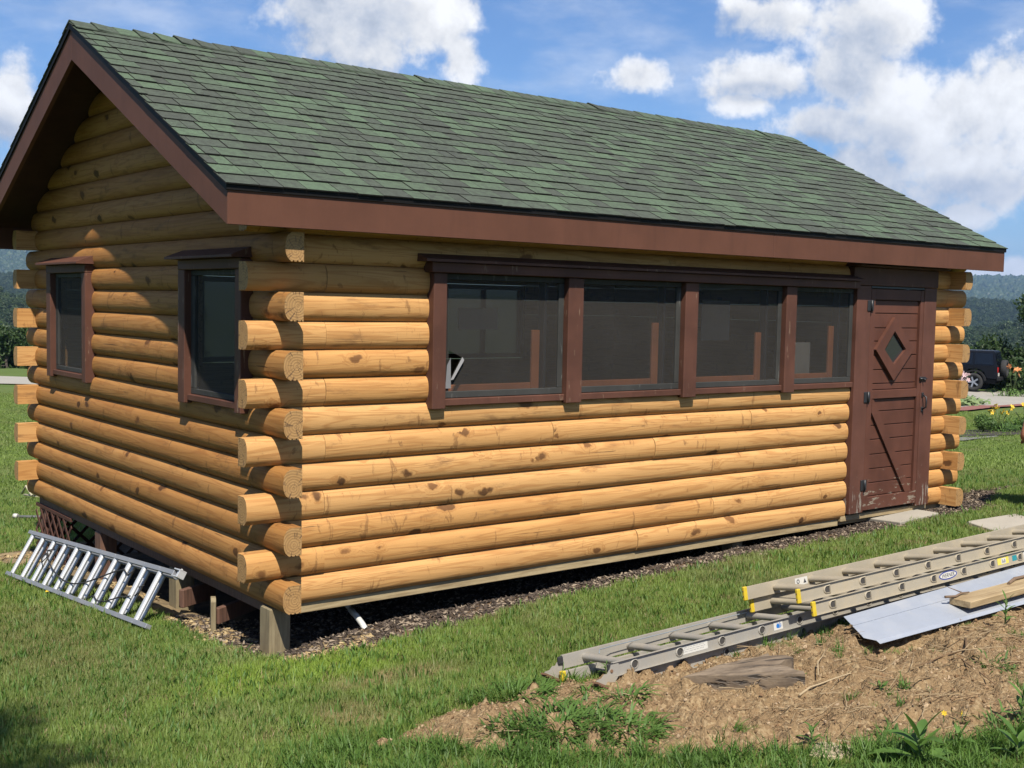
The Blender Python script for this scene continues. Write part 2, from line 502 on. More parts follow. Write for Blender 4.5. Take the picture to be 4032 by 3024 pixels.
def leafmat(name, c1, c2, trans=0.35, scale=3.0, c3=None, patches=(), canopy=0.0):
    m, nt, b, out = new_mat(name)
    r = rnd(nt)
    p = wpos(nt)
    n = noise(nt, p, scale, 4, 0.6)
    col = mixc(nt, mth(nt, 'ADD', mth(nt, 'MULTIPLY', r, 0.45), mth(nt, 'MULTIPLY_ADD', n, 1.2, -0.35), clamp=True), c1, c2)
    if c3:
        col = mixc(nt, sstep(nt, noise(nt, p, 0.9, 5, 0.62), 0.50, 0.70), col, c3)
        sp_ = nd(nt, 'ShaderNodeSeparateXYZ', {0: p})
        for (px_, py_, rx_, ry_, cc_, am) in patches:
            a_ = mth(nt, 'DIVIDE', mth(nt, 'SUBTRACT', sp_.outputs[0], px_), rx_)
            b_ = mth(nt, 'DIVIDE', mth(nt, 'SUBTRACT', sp_.outputs[1], py_), ry_)
            q_ = mth(nt, 'SQRT', mth(nt, 'ADD', mth(nt, 'MULTIPLY', a_, a_), mth(nt, 'MULTIPLY', b_, b_)))
            q_ = mth(nt, 'ADD', q_, mth(nt, 'MULTIPLY_ADD', noise(nt, p, 3.5, 4, 0.6), 1.4, -0.7))
            col = mixc(nt, mth(nt, 'MULTIPLY', mth(nt, 'SUBTRACT', 1.0, sstep(nt, q_, 0.3, 1.25)), am), col, cc_)
    col = alb(nt, col, 0.66)
    if canopy:
        ge = nd(nt, 'ShaderNodeNewGeometry')
        a_ = nd(nt, 'ShaderNodeVectorMath', {0: ge.outputs['Normal']}, operation='SCALE')
        a_.inputs['Scale'].default_value = 1 - canopy
        b2 = nd(nt, 'ShaderNodeVectorMath', {0: a_.outputs[0], 1: (0, 0, canopy)}, operation='ADD')
        c2_ = nd(nt, 'ShaderNodeVectorMath', {0: b2.outputs[0]}, operation='NORMALIZE')
        nt.links.new(c2_.outputs[0], b.inputs['Normal'])
    setin(nt, b, Base_Color=col, Roughness=0.55)
    b.inputs['Specular IOR Level'].default_value = 0.3
    t = nd(nt, 'ShaderNodeBsdfTranslucent', {'Color': mixc(nt, 0.5, col, (c2[0] * .9, c2[1] * 1.0, c2[2] * .66))})
    mx = nd(nt, 'ShaderNodeMixShader', {0: trans, 1: b.outputs[0], 2: t.outputs[0]})
    nt.links.new(mx.outputs[0], out.inputs[0])
    return m
def mat_glass(name, col=(0.02, 0.022, 0.025), rough=0.03, alpha=1.0):
    m, nt, b, out = new_mat(name)
    setin(nt, b, Base_Color=col, Roughness=rough)
    if alpha < 1:
        t = nd(nt, 'ShaderNodeBsdfTransparent')
        mx = nd(nt, 'ShaderNodeMixShader', {0: alpha, 1: t.outputs[0], 2: b.outputs[0]})
        nt.links.new(mx.outputs[0], out.inputs[0])
    return m
def mat_screen():
    m, nt, b, out = new_mat('insect_screen')
    p = objco(nt)
    n = noise(nt, p, 2.2, 5, 0.6)
    wv = noise(nt, mapping(nt, p, scale=(300, 300, 12)), 1.0, 2, 0.5)
    setin(nt, b, Base_Color=mixc(nt, n, (0.0135, 0.0118, 0.0100), (0.031, 0.0275, 0.0235)), Roughness=0.8)
    t = nd(nt, 'ShaderNodeBsdfTransparent')
    a = mth(nt, 'ADD', mth(nt, 'MULTIPLY', n, 0.16), mth(nt, 'MULTIPLY_ADD', wv, 0.10, 0.47))
    mx = nd(nt, 'ShaderNodeMixShader', {0: a, 1: t.outputs[0], 2: b.outputs[0]})
    nt.links.new(mx.outputs[0], out.inputs[0])
    return m
BROWN = (0.150, 0.066, 0.046)
M_LOG, M_END = mat_log(), mat_endgrain()
M_LOG2 = mat_log('weathered_shaded_pine_log', (0.54, 0.48, 0.42))  # gable logs: weathered brown, tint darkened further to paint in the wall's shade
M_FASCIA = mat_paint('brown_fascia_paint', (0.158, 0.066, 0.040), 0.62, var=0.12, bmp=0.12)
M_TRIM = mat_paint('weathered_brown_trim', (0.140, 0.060, 0.040), 0.6, wear=0.63, wearcol=(0.22, 0.145, 0.10))
M_DOOR = mat_paint('worn_brown_door_paint', (0.150, 0.060, 0.040), 0.55, wear=0.555, wearcol=(0.26, 0.22, 0.17), zfade='h')
M_JAMB = mat_paint('worn_brown_jamb_paint', (0.155, 0.066, 0.046), 0.55, wear=0.55, wearcol=(0.26, 0.23, 0.19), zfade='v')
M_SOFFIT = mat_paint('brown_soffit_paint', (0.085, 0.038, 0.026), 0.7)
M_DARKFR = mat_paint('grey_screen_frame', (0.060, 0.060, 0.056), 0.7, wear=0.60, wearcol=(0.12, 0.12, 0.11))
M_INNER = mat_paint('inner_casing', (0.62, 0.22, 0.09), 0.6)
M_SCREEN = mat_screen()
M_PAPER = mat_simple('faded_paper', (0.28, 0.27, 0.24), .9)
M_GLASS = mat_glass('dark_glass')
M_PANE = mat_glass('dusty_pane', (0.09, 0.09, 0.08), 0.4, alpha=0.62)
M_DRIP = mat_simple('black_drip_edge', (0.010, 0.009, 0.009), 0.6, spec=.15)
M_IRON = mat_simple('black_iron', (0.025, 0.026, 0.03), 0.45, var=0.3)
M_SILL = mat_wood('treated_beam', (0.46, 0.36, 0.20), (0.28, 0.20, 0.10), 0, gs=40)
M_POST = mat_wood('treated_post', (0.30, 0.245, 0.14), (0.17, 0.13, 0.07), 2, gs=40)
M_BRNPOST = mat_wood('brown_stained_post', (0.17, 0.085, 0.055), (0.09, 0.045, 0.03), 2, gs=40)
M_FLOOR = mat_wood('floor_boards', (0.10, 0.07, 0.045), (0.05, 0.035, 0.02), 0)
M_LATTICE = mat_paint('brown_lattice', (0.115, 0.05, 0.036), 0.7)
SHC = [(0.084, 0.110, 0.081), (0.090, 0.128, 0.086), (0.078, 0.096, 0.076), (0.102, 0.152, 0.097), (0.070, 0.082, 0.069)]
M_SH = [mat_shingle('shingle_green_%d' % i, c, 0.0 if i in (1, 3) else 0.25) for i, c in enumerate(SHC)]
M_EDGE = mat_simple('asphalt_cut_edge', (0.045, 0.042, 0.038), .9, spec=.1)

# ------------------------------------------------------------------ log cabin
C, T, PR = 0.165, 0.1165, 0.150
LX, LY = 6.908, 4.605
cabin = thing('log_cabin', 'honey coloured log cabin with green shingle roof standing on posts', 'log cabin')
SAG = 0.039
def profile():
    """(outward y, z, smooth-to-next) round the log, outer tangent at y=0, flat inner face at y=-T"""
    pts = []
    n = 11
    for i in range(n):
        a = -1 + 2 * i / (n - 1)
        pts.append((-SAG * (0.50 * abs(a) ** 2.0 + 0.50 * abs(a) ** 6.0), C / 2 + a * (C / 2 - 0.0015), i < n - 1))
    pts.append((-T, C - 0.0015, False))
    pts.append((-T, 0.001, False))
    yb = np.linspace(-T, -SAG, 10)
    for k in (1, 2, 4, 5, 7, 8):
        zz = 0.008 if k in (2, 5, 8) else 0.0015
        pts.append((yb[k] - 0.002, 0.0015 if k in (1, 4, 7) else zz, False))
        pts.append((yb[k] + 0.002, 0.008 if k in (1, 4, 7) else 0.0015, False))
    return pts
PROF = profile()
NP_ = len(PROF)
NLOG = 0
def add_log(L, mw, slope0=0.0, slope1=0.0, parent=cabin, mat=None):
    """log of length L along local x, outward +y, up +z; ends may slant with z"""
    global NLOG
    NLOG += 1
    k = max(2, int(L / 0.35))
    xs = np.linspace(0, L, k + 1)
    vs, fs, sm, mi = [], [], [], []
    ph = random.uniform(0, 50)
    for i, x in enumerate(xs):
        t = x / L
        wob = 0.0035 * math.sin(ph + x * 2.1) + random.uniform(-.0008, .0008)
        inset = 0.0
        for (y, z, s) in PROF:
            yy = y + (wob if y > -SAG * 0.9 else 0.0)
            xx = x + slope0 * (z / C) * (1 - t) + slope1 * (z / C) * t
            vs.append((xx, yy, z))
    n = NP_
    e = (len(xs) - 1) * n
    nv = len(vs)
    vs += vs[:nv]                     # second set of corners for the flat faces
    for i in range(len(xs) - 1):
        for j in range(n):
            q = 0 if PROF[j][2] else nv
            fs.append([q + i * n + j, q + i * n + (j + 1) % n, q + (i + 1) * n + (j + 1) % n, q + (i + 1) * n + j])
            sm.append(PROF[j][2])
            mi.append(0)
    c0 = len(vs)
    vs += vs[:n] + vs[e:e + n]
    fs += [[c0 + j for j in range(n)][::-1], [c0 + n + j for j in range(n)]]
    sm += [False, False]
    mi += [1, 1]
    me = bpy.data.meshes.new('log')
    me.from_pydata(vs, [], fs)
    me.materials.append(mat or M_LOG)
    me.materials.append(M_END)
    me.polygons.foreach_set('material_index', mi)
    me.polygons.foreach_set('use_smooth', sm)
    return link('log', me, parent, mw)
GAP = 0.0012
def front_log(x0, x1, k):       # outer plane y=0, outward -y : local x -> -X so that frame is right handed
    mw = frame((-1, 0, 0), (0, -1, 0), (0, 0, 1), (x1 - GAP, 0, (k - 1) * C))
    return add_log(x1 - x0 - 2 * GAP, mw)
def back_log(x0, x1, k):
    mw = frame((1, 0, 0), (0, 1, 0), (0, 0, 1), (x0 + GAP, LY, (k - 1) * C))
    return add_log(x1 - x0 - 2 * GAP, mw)
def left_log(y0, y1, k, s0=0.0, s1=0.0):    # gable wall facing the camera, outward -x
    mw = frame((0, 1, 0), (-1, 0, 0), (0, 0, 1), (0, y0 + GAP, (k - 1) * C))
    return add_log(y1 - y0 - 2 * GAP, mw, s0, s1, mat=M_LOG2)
def right_log(y0, y1, k, s0=0.0, s1=0.0):
    mw = frame((0, -1, 0), (1, 0, 0), (0, 0, 1), (LX, y1 - GAP, (k - 1) * C))
    return add_log(y1 - y0 - 2 * GAP, mw, s0, s1)
def split(f, a, b, k, joints):
    cuts = [a] + [j for j in sorted(joints) if a + 0.2 < j < b - 0.2] + [b]
    for p, q in zip(cuts[:-1], cuts[1:]):
        f(p, q, k)
WX0, WX1, DX0, DX1 = 1.075, 5.345, 5.345, 6.53
FJ = {1: [2.9], 2: [.345, 3.7], 3: [2.35], 4: [.345, 4.6], 5: [3.05], 6: [.345, 2.08, 4.1], 7: [3.6], 8: [.345], 10: [.345], 12: [.345],
      13: [3.2], 14: [.345, 2.4, 4.4]}
BACKWIN = [(1.5, 2.5), (4.3, 5.4)]
GW = [(0.325, 1.225), (3.055, 3.985)]
for k in range(1, 15):
    odd = k % 2 == 1
    a = T if odd else -PR
    b = LX - T if odd else LX + PR
    J = FJ.get(k, [])
    if k <= 7:
        split(front_log, a, WX1, k, J)
        split(front_log, DX1, b, k, [])
    elif k <= 12:
        split(front_log, a, WX0, k, J)
        split(front_log, DX1, b, k, [])
    elif k == 13:
        split(front_log, a, WX1, k, J)
        split(front_log, DX1, b, k, [])
    else:
        split(front_log, a, b, k, J)
    if 8 <= k <= 12:
        xs = [a] + [q for w in BACKWIN for q in w] + [b]
        for p, q in zip(xs[0::2], xs[1::2]):
            back_log(p, q, k)
    else:
        split(back_log, a, b, k, [2.1 + 0.3 * (k % 4)])
    # gable walls
    a = -PR if odd else T
    b = LY + PR if odd else LY - T
    if 8 <= k <= 12:
        xs = [a] + [q for w in GW for q in w] + [b]
        for p, q in zip(xs[0::2], xs[1::2]):
            left_log(p, q, k)
    else:
        left_log(a, b, k)
    right_log(a, b, k)
ZE, SL, YE = 2.372, 0.4965, -0.224           # eave edge height of the roof deck, slope, eave line
YR = LY / 2
def deck(y):
    return ZE + SL * (min(y, LY - y) - YE)
for k in range(15, 23):
    z0, z1 = (k - 1) * C, k * C
    y0 = YE + (z0 + 0.03 - ZE + 0.02) / SL
    y1 = YE + (z1 + 0.03 - ZE + 0.02) / SL
    y0 = max(y0, -0.0)
    y1 = max(y1, y0)
    if y1 > YR - 0.12:
        y1 = YR - 0.06
    if y0 > YR - 0.15 or z1 > deck(YR) - .10:
        break
    for f in (left_log, right_log):
        if f is left_log:
            f(y0, LY - y0, k, y1 - y0, -(y1 - y0))
        else:
            f(y0, LY - y0, k, y1 - y0, -(y1 - y0))

# sill beams, floor, supports
MB().box((0.155, 0.04, -0.058), (5.30, 0.125, -0.001), 0.004).build('sill_beam', M_SILL, cabin)
MB().box((5.302, 0.06, -0.058), (LX - .03, 0.115, -0.001), 0.004).build('sill_beam', M_SILL, cabin)
MB().box((0.05, 0.175, -0.058), (0.13, LY - .03, -0.001), 0.004).build('sill_beam', M_BRNPOST, cabin)
MB().box((0.12, LY - .12, -0.058), (LX - .03, LY - .03, -0.001), 0.004).build('sill_beam', M_BRNPOST, cabin)
MB().box((LX - .115, 0.117, -0.058), (LX - .03, LY - .122, -0.001), 0.004).build('sill_beam', M_BRNPOST, cabin)
nb = 30
for i in range(nb):
    y0 = T + 0.01 + i * (LY - 2 * T - .02) / nb
    MB().box((T + .01, y0, 0.012), (LX - T - .01, y0 + (LY - 2 * T - .02) / nb - 0.004, 0.034), 0.002).build('floor_board', M_FLOOR, cabin)
for i in range(12):
    x = 0.35 + i * 0.55
    MB().box((x, 0.70, -0.10), (x + 0.045, LY - .122, 0.010), 0.003).build('joist', M_BRNPOST, cabin)
def post(x, y, w, ztop, m=M_POST, dep=0.25):
    zb = G(x, y) - dep
    return MB().box((x - w / 2, y - w / 2, zb), (x + w / 2, y + w / 2, ztop), 0.006).build('post', m, cabin)
post(0.075, 0.090, 0.132, -0.002)
for x in (4.10, 6.6):
    post(x, 0.16, 0.12, -0.059)
for y in (1.55, 3.05, 4.45):
    post(0.11, y, 0.13, -0.059, M_BRNPOST if y != 1.55 else M_POST)
for x in (2.3, 4.55, 6.8):
    for y in (2.3, 4.45):
        post(x, y, 0.13, -0.195 if y == 2.3 else -0.059)
def lattice(o, ux, w, h, nx=8, name='lattice_panel'):
    """crossed laths in the plane through o along ux, upwards"""
    uy = Vector((0, 0, 1))
    ux = Vector(ux)
    nrm = ux.cross(uy)
    fr = MB()
    Mx = frame(ux, uy, nrm, o)
    fr.box((0, h - .03, -.006), (w, h, .012), .002, M=Mx)
    par = fr.build(name, M_LATTICE, cabin)
    s = w / nx
    for sg in (1, -1):
        for i in range(-int(h / s) - 1, nx + 1):
            # line x = i*s + t, y = t (or mirrored)
            t0, t1 = max(0.0, -i * s), min(h - .03, w - i * s)
            if t1 - t0 < 0.05:
                continue
            p0 = Vector((i * s + t0, t0, 0))
            p1 = Vector((i * s + t1, t1, 0))
            if sg < 0:
                p0.x, p1.x = w - p0.x, w - p1.x
            d = (p1 - p0).normalized()
            n_ = Vector((-d.y, d.x, 0))
            zz = 0.0 if sg > 0 else 0.007
            b = MB()
            q = [p0 - n_ * .014, p1 - n_ * .014, p1 + n_ * .014, p0 + n_ * .014]
            vs = [Mx @ Vector((p.x, p.y, zz)) for p in q] + [Mx @ Vector((p.x, p.y, zz + .006)) for p in q]
            b.add(vs, [[0, 1, 2, 3], [7, 6, 5, 4], [0, 4, 5, 1], [1, 5, 6, 2], [2, 6, 7, 3], [3, 7, 4, 0]])
            b.build('lath', M_LATTICE, par)
lattice((0.045, 4.62, -0.60), (0, -1, 0), 0.95, 0.545, 6)
lattice((0.15, LY - .04, -0.62), (1, 0, 0), 2.3, 0.56, 14)

# windows and doors
def mull(x0, x1, z0, z1, y0=-.045, y1=.03, m=M_TRIM, par=None, nm='trim_board', bev=.004):
    return MB().box((x0, y0, z0), (x1, y1, z1), bev).build(nm, m, par)
win = MB()
win.prism([(-.105, 2.020), (-.105, 2.036), (-.0, 2.070), (.03, 2.070), (.03, 2.020)], 0, 0.965, 5.33)
window_row = win.build('window', M_TRIM, cabin)
tag(window_row, 'row of four screened windows under one sloping head board')
mull(1.03, 5.335, 1.955, 2.018, -.072, .03, par=window_row, nm='head_board')
POSTS = [(1.060, 1.160), (2.150, 2.285), (3.275, 3.410), (4.418, 4.545)]
for a, b in POSTS:
    mull(a, b, 1.112, 1.953, -.046, .03, par=window_row, nm='mullion')
OPEN = [(1.160, 2.150), (2.285, 3.275), (3.410, 4.418), (4.545, 5.343)]
for wi, (a, b) in enumerate(OPEN):
    a += .002
    b -= .002
    mull(a, b, 1.128, 1.172, -.026, .03, par=window_row, nm='sill')
    # grey screen frame
    fr = MB()
    z0, z1, y0, y1 = 1.174, 1.952, .000, .022
    fr.box((a, y0, z0), (b, y1, z0 + .042), .003).box((a, y0, z1 - .035), (b, y1, z1), .003)
    fr.box((a, y0, z0 + .043), (a + .02, y1, z1 - .036), .003).box((b - .045, y0, z0 + .043), (b, y1, z1 - .036), .003)
    fr.build('screen_frame', M_DARKFR, window_row)
    xa, xb, za, zb = a + .018, b - .043, z0 + .040, z1 - .033
    Y = .012
    if wi == 0:
        vs = [(xa, Y, za), (xb, Y, za), (xb, Y, zb), (xa, Y, zb), (1.215, Y, 1.475), (1.315, Y, 1.430), (1.225, Y, 1.285)]
        fs = [[0, 1, 6], [1, 5, 6], [1, 2, 5], [2, 4, 5], [2, 3, 4], [3, 0, 4], [0, 6, 4]]
        MB().add(vs, fs).build('screen', M_SCREEN, window_row)
        tn = MB()
        tn.add([(1.190, .004, 1.235), (1.232, .003, 1.235), (1.222, -.004, 1.43), (1.196, -.002, 1.38)], [[0, 1, 2, 3]])
        tn.add([(1.226, .002, 1.286), (1.316, .002, 1.432), (1.322, -.010, 1.412), (1.240, -.012, 1.292)], [[0, 1, 2, 3]])
        tag(tn.build('torn_flap', mat_simple('torn_screen_flap', (0.24, 0.24, 0.25), 0.8), window_row), 'pale torn flap of the screen hanging at the hole')
    else:
        MB().add([(xa, Y, za), (xb, Y, za), (xb, Y, zb), (xa, Y, zb)], [[0, 1, 2, 3]]).build('screen', M_SCREEN, window_row)
    # sash and casing behind the screen
    inn = MB()
    inn.box((b - .20, .085, z0), (b - .135, .105, (1.60, 1.655, 1.585, 1.64)[wi]), .003).box((a + .02, .085, z0), (b - .205, .105, z0 + .075), .003)
    inn.build('inner_casing', M_INNER, window_row)
    if wi in (0, 2, 3):
        xa_, xb_, za_, zb_ = ((a + .26, a + .58, 1.60, 1.74), (0,) * 4, (a + .30, a + .62, 1.52, 1.83), (a + .04, a + .50, 1.22, 1.50))[wi]
        cr = MB()
        cr.box((xa_, .20, za_), (xb_, .206, zb_), .001)
        cr.build('paper_panel', M_PAPER, window_row)
    ins = MB()
    ins.box((b - .13, .05, z0), (b - .105, .115, z1), .003)
    ins.build('sash_stop', M_IRON, window_row)
def gable_window(y0, y1, lab):
    w = MB()
    w.prism([(-.125, 2.010), (-.125, 2.024), (.0, 2.072), (.03, 2.072), (.03, 2.010)], 1, y0 - .035, y1 + .035)
    wn = w.build('window', M_TRIM, cabin)
    tag(wn, lab)
    def bx(lo, hi, nm, m=M_TRIM):
        return MB().box(lo, hi, .004).build(nm, m, wn)
    bx((-.05, y0, 1.945), (.03, y1, 2.008), 'head_board')
    bx((-.048, y0, 1.10), (.03, y0 + .085, 1.943), 'trim_board')
    bx((-.048, y1 - .105, 1.10), (.03, y1, 1.943), 'trim_board')
    a, b = y0 + .087, y1 - .107
    bx((-.03, a, 1.118), (.03, b, 1.158), 'sill')
    f = MB()
    f.box((-.004, a, 1.16), (.022, b, 1.195), .003).box((-.004, a, 1.91), (.022, b, 1.943), .003)
    f.box((-.004, a, 1.196), (.022, a + .025, 1.909), .003).box((-.004, b - .06, 1.196), (.022, b, 1.909), .003)
    f.build('screen_frame', M_DARKFR, wn)
    MB().add([(.01, a + .02, 1.19), (.01, b - .055, 1.19), (.01, b - .055, 1.915), (.01, a + .02, 1.915)], [[0, 1, 2, 3]]).build('screen', M_SCREEN, wn)
gable_window(0.305, 1.235, 'gable window near the front corner in the eave shadow')
gable_window(3.035, 4.005, 'gable window near the back corner, half in sun')
for a, b in BACKWIN:
    f = MB()
    z0, z1 = 1.16, 1.975
    f.box((a, LY - .09, z0), (b, LY - .02, z0 + .05), .003).box((a, LY - .09, z1 - .05), (b, LY - .02, z1), .003)
    f.box((a, LY - .09, z0 + .051), (a + .05, LY - .02, z1 - .051), .003).box((b - .05, LY - .09, z0 + .051), (b, LY - .02, z1 - .051), .003)
    f.box(((a + b) / 2 - .02, LY - .085, z0 + .051), ((a + b) / 2 + .02, LY - .025, z1 - .051), .003)
    wn = f.build('window', M_TRIM, cabin)
    MB().box((a + .045, LY - .06, z0 + .045), (b - .045, LY - .056, z1 - .045), .0005).build('pane', M_PANE, wn)

# door
dr = MB()
dr.box((5.545, .012, .058), (6.342, .03, 1.965), .002)
door = dr.build('door', M_DOOR, cabin)
def db(x0, x1, z0, z1, y0, y1, nm, m=M_DOOR, bev=.003):
    return MB().box((x0, y0, z0), (x1, y1, z1), bev).build(nm, m, door)
PZ = [1.868, 1.754, 1.628, 1.514, 1.393, 1.268, 1.148, 1.094]
for a, b in zip(PZ[1:], PZ[:-1]):
    db(5.618, 6.284, a + .0035, b - .0035, -.004 + random.uniform(-.001, .001), .011, 'plank')
PZ2 = [1.018, .909, .787, .665, .536, .410, .288, .172]
for a, b in zip(PZ2[1:], PZ2[:-1]):
    db(5.618, 6.284, a + .0035, b - .0035, -.004 + random.uniform(-.001, .001), .011, 'plank')
db(5.550, 5.616, .060, 1.962, -.028, .011, 'stile')
db(6.286, 6.334, .060, 1.962, -.028, .011, 'stile')
db(5.618, 6.284, 1.870, 1.962, -.026, .011, 'rail')
db(5.618, 6.284, 1.020, 1.092, -.026, .011, 'rail')
db(5.618, 6.284, .060, .170, -.026, .011, 'rail')
def quad3(mb, q, y0, y1):
    vs = [(p[0], y0, p[1]) for p in q] + [(p[0], y1, p[1]) for p in q]
    n = len(q)
    mb.add(vs, [list(range(n)), list(range(2 * n - 1, n - 1, -1))] + [[i, (i + 1) % n, n + (i + 1) % n, n + i] for i in range(n)])
    return mb
quad3(MB(), [(5.620, 1.016), (5.640, 1.016), (5.672, .985), (6.262, .172), (6.165, .172), (5.620, .905)], -.0265, -.006).build('brace', M_DOOR, door)
OUT = [(5.897, 1.722), (6.200, 1.443), (5.912, 1.172), (5.635, 1.445)]
INN = [(5.900, 1.604), (6.076, 1.443), (5.908, 1.312), (5.762, 1.444)]
for i in range(4):
    j = (i + 1) % 4
    quad3(MB(), [OUT[i], OUT[j], INN[j], INN[i]], -.036, -.0055).build('diamond_trim', M_DOOR, door)
quad3(MB(), [((p[0] - 5.91) * 1.04 + 5.91, (p[1] - 1.443) * 1.04 + 1.443) for p in INN], -.012, -.006).build('diamond_pane', M_GLASS, door)
for z in (1.818, 1.039, .283):
    h = MB()
    h.box((5.492, -.041, z - .045), (5.572, -.0285, z + .045), .002)
    h.tube([(5.538, -.046, z - .047), (5.538, -.046, z + .047)], .008, 8)
    h.build('hinge', M_IRON, door)
lt = MB()
lt.box((6.305, -.040, 1.162), (6.395, -.0325, 1.196), .002).tube([(6.30, -.046, 1.179), (6.40, -.046, 1.179)], .007, 8).tube([(6.35, -.05, 1.179), (6.35, -.068, 1.165)], .006, 6)
lt.build('latch', M_IRON, door)
hd = MB()
hd.box((6.345, -.042, .885), (6.372, -.0325, .925), .002).box((6.345, -.042, 1.015), (6.372, -.0325, 1.055), .002)
hd.tube([(6.358, -.040, .905), (6.358, -.075, .925), (6.358, -.078, .97), (6.358, -.075, 1.015), (6.358, -.040, 1.035)], .0075, 8)
hd.build('handle', M_IRON, door)
def jb(lo, hi, nm, m=M_JAMB):
    return MB().box(lo, hi, .004).build(nm, m, cabin)
jb((5.350, -.032, .045), (5.542, .05, 1.985), 'door_jamb')
jb((6.338, -.032, .030), (6.526, .05, 1.985), 'door_jamb')
hb = MB()
hb.box((5.29, -.040, 1.988), (6.53, .05, 2.140), .004)
hb.prism([(-.12, 2.142), (-.12, 2.156), (-.0, 2.182), (.05, 2.182), (.05, 2.142)], 0, 5.26, 6.60)
hb.build('door_header', M_TRIM, cabin)
MB().box((5.548, -.03, 1.967), (6.334, .05, 1.985), .002).build('door_stop', M_IRON, cabin)
MB().box((5.30, .01, -.02), (6.56, .115, .028), .004).build('door_threshold', M_SILL, cabin)

# ------------------------------------------------------------------ roof
GX0, GX1 = -.370, LX + .385
rf = MB()
for s in (0, 1):
    f = (lambda y: y) if s == 0 else (lambda y: LY - y)
    q = [(f(YE + .012), ZE - .028), (f(YE + .012), ZE - .006), (YR, deck(YR) - .012), (YR, deck(YR) - .034)]
    rf.prism(q, 0, GX0 + .032, GX1 - .032)
roof = rf.build('roof', M_SOFFIT, cabin)
for xa in (GX0, GX1 - .030):
    for s in (0, 1):
        f = (lambda y: y) if s == 0 else (lambda y: LY - y)
        q = [(f(YE + .0115), ZE - .012), (f(YE + .0115), ZE - .212), (f(YR - .001), deck(YR) - .014 - .232), (f(YR - .001), deck(YR) - .018)]
        MB().prism(q, 0, xa, xa + .030).build('barge_board', M_FASCIA, roof)
for a, b in ((GX0 - .001, 4.018), (4.0205, GX1 + .001)):
    MB().box((a, YE, ZE - .214), (b, YE + .0105, ZE - .010), .003).build('fascia_board', M_FASCIA, roof)
MB().box((GX0, LY - YE - .0105, ZE - .214), (GX1, LY - YE, ZE - .010), .003).build('fascia_board', M_FASCIA, roof)
# drip edge
de = MB()
de.box((GX0 - .012, YE - .010, ZE - .034), (GX1 + .012, YE - .002, ZE + .006), .001)
de.build('drip_edge', M_DRIP, roof)
MB().box((GX0 - .012, LY - YE + .002, ZE - .034), (GX1 + .012, LY - YE + .010, ZE + .006), .001).build('drip_edge', M_DRIP, roof)
for xa, xb in ((GX0 - .012, GX0 - .003), (GX1 + .003, GX1 + .012)):
    for s in (0, 1):
        f = (lambda y: y) if s == 0 else (lambda y: LY - y)
        q = [(f(YE - .001), ZE - .036), (f(YE - .001), ZE + .006), (f(YR - .001), deck(YR) + .004), (f(YR - .001), deck(YR) - .040)]
        MB().prism(q, 0, xa, xb).build('drip_edge', M_DRIP, roof)
# shingles
EXP, SLEN = 0.137, 0.175
NS = Vector((0, -SL, 1)).normalized()
US = Vector((0, 1, SL)).normalized()
slope_len = (YR - YE) * math.sqrt(1 + SL * SL)
SH0 = Vector((0, YE, ZE))
def tabverts(w, s0, flat=1.0):
    z = [(.005, .0130), (.0, .003)]
    return [(0, s0, z[0][0]), (w, s0, z[0][0]), (w, s0 + SLEN, z[1][0]), (0, s0 + SLEN, z[1][0]),
            (0, s0, z[0][1]), (w, s0, z[0][1]), (w, s0 + SLEN, z[1][1]), (0, s0 + SLEN, z[1][1])]
TF = [[3, 2, 1, 0], [4, 5, 6, 7], [0, 1, 5, 4], [1, 2, 6, 5], [2, 3, 7, 6], [3, 0, 4, 7]]
tabs = []
for side in (0, 1):
    row = 0
    s = -.022
    while s < slope_len - .03:
        x = GX0 - .020 - random.uniform(0, .15)
        while x < GX1 + .018:
            w = random.choice((.09, .12, .14, .17, .20, .24))
            xa, xb = max(x, GX0 - .02 - random.uniform(0, .004)), min(x + w, GX1 + .02 + random.uniform(0, .004))
            if xb - xa > .03:
                ds = random.choice((0, 0, 0, .004, -.003))
                mi = random.choices(range(5), (30, 24, 22, 13, 11))[0]
                tabs.append((side, xa, xb, s + ds, mi, min(SLEN, slope_len - s - .004)))
            x += w
        s += EXP
        row += 1
def tabpt(side, x, sl, n):
    p = SH0 + US * sl + NS * n
    return Vector((x, p.y if side == 0 else LY - p.y, p.z))
cpt = Vector(CAM)
front = sorted([t for t in tabs if t[0] == 0], key=lambda t: (tabpt(0, (t[1] + t[2]) / 2, t[3], 0) - cpt).length / math.sqrt(t[2] - t[1]))
parts, rest = front[:280], front[280:] + [t for t in tabs if t[0] == 1]
unit = {}
for L in ('full',):
    for mi in range(5):
        mb = MB()
        mb.add([(v[0], v[1], v[2]) for v in tabverts(1.0, 0.0)], TF, [0, 0, 1, 1, 0, 1])
        unit[mi] = mb.mesh('shingle', [M_SH[mi], M_EDGE])
for (side, xa, xb, s, mi, L) in parts:
    p = tabpt(0, xa + .0015, s, 0)
    lift = random.choice((-.0006, 0, .0008, .0035))
    p += NS * lift
    mw = frame((xb - xa - .0045, 0, 0), US * (L / SLEN), NS, p)
    link('shingle', unit[mi], roof, mw)
mb = MB()
for (side, xa, xb, s, mi, L) in rest:
    vs = []
    lift = random.choice((-.0006, 0, .0008, .0035))
    for v in tabverts(xb - xa - .0045, 0):
        vs.append(tabpt(side, xa + .0015 + v[0], s + v[1] * L / SLEN, v[2] + lift))
    mb.add(vs, TF, [mi, mi, 5, 5, mi, 5])
tag(mb.build('shingle_field', M_SH + [M_EDGE], roof), kind='stuff')
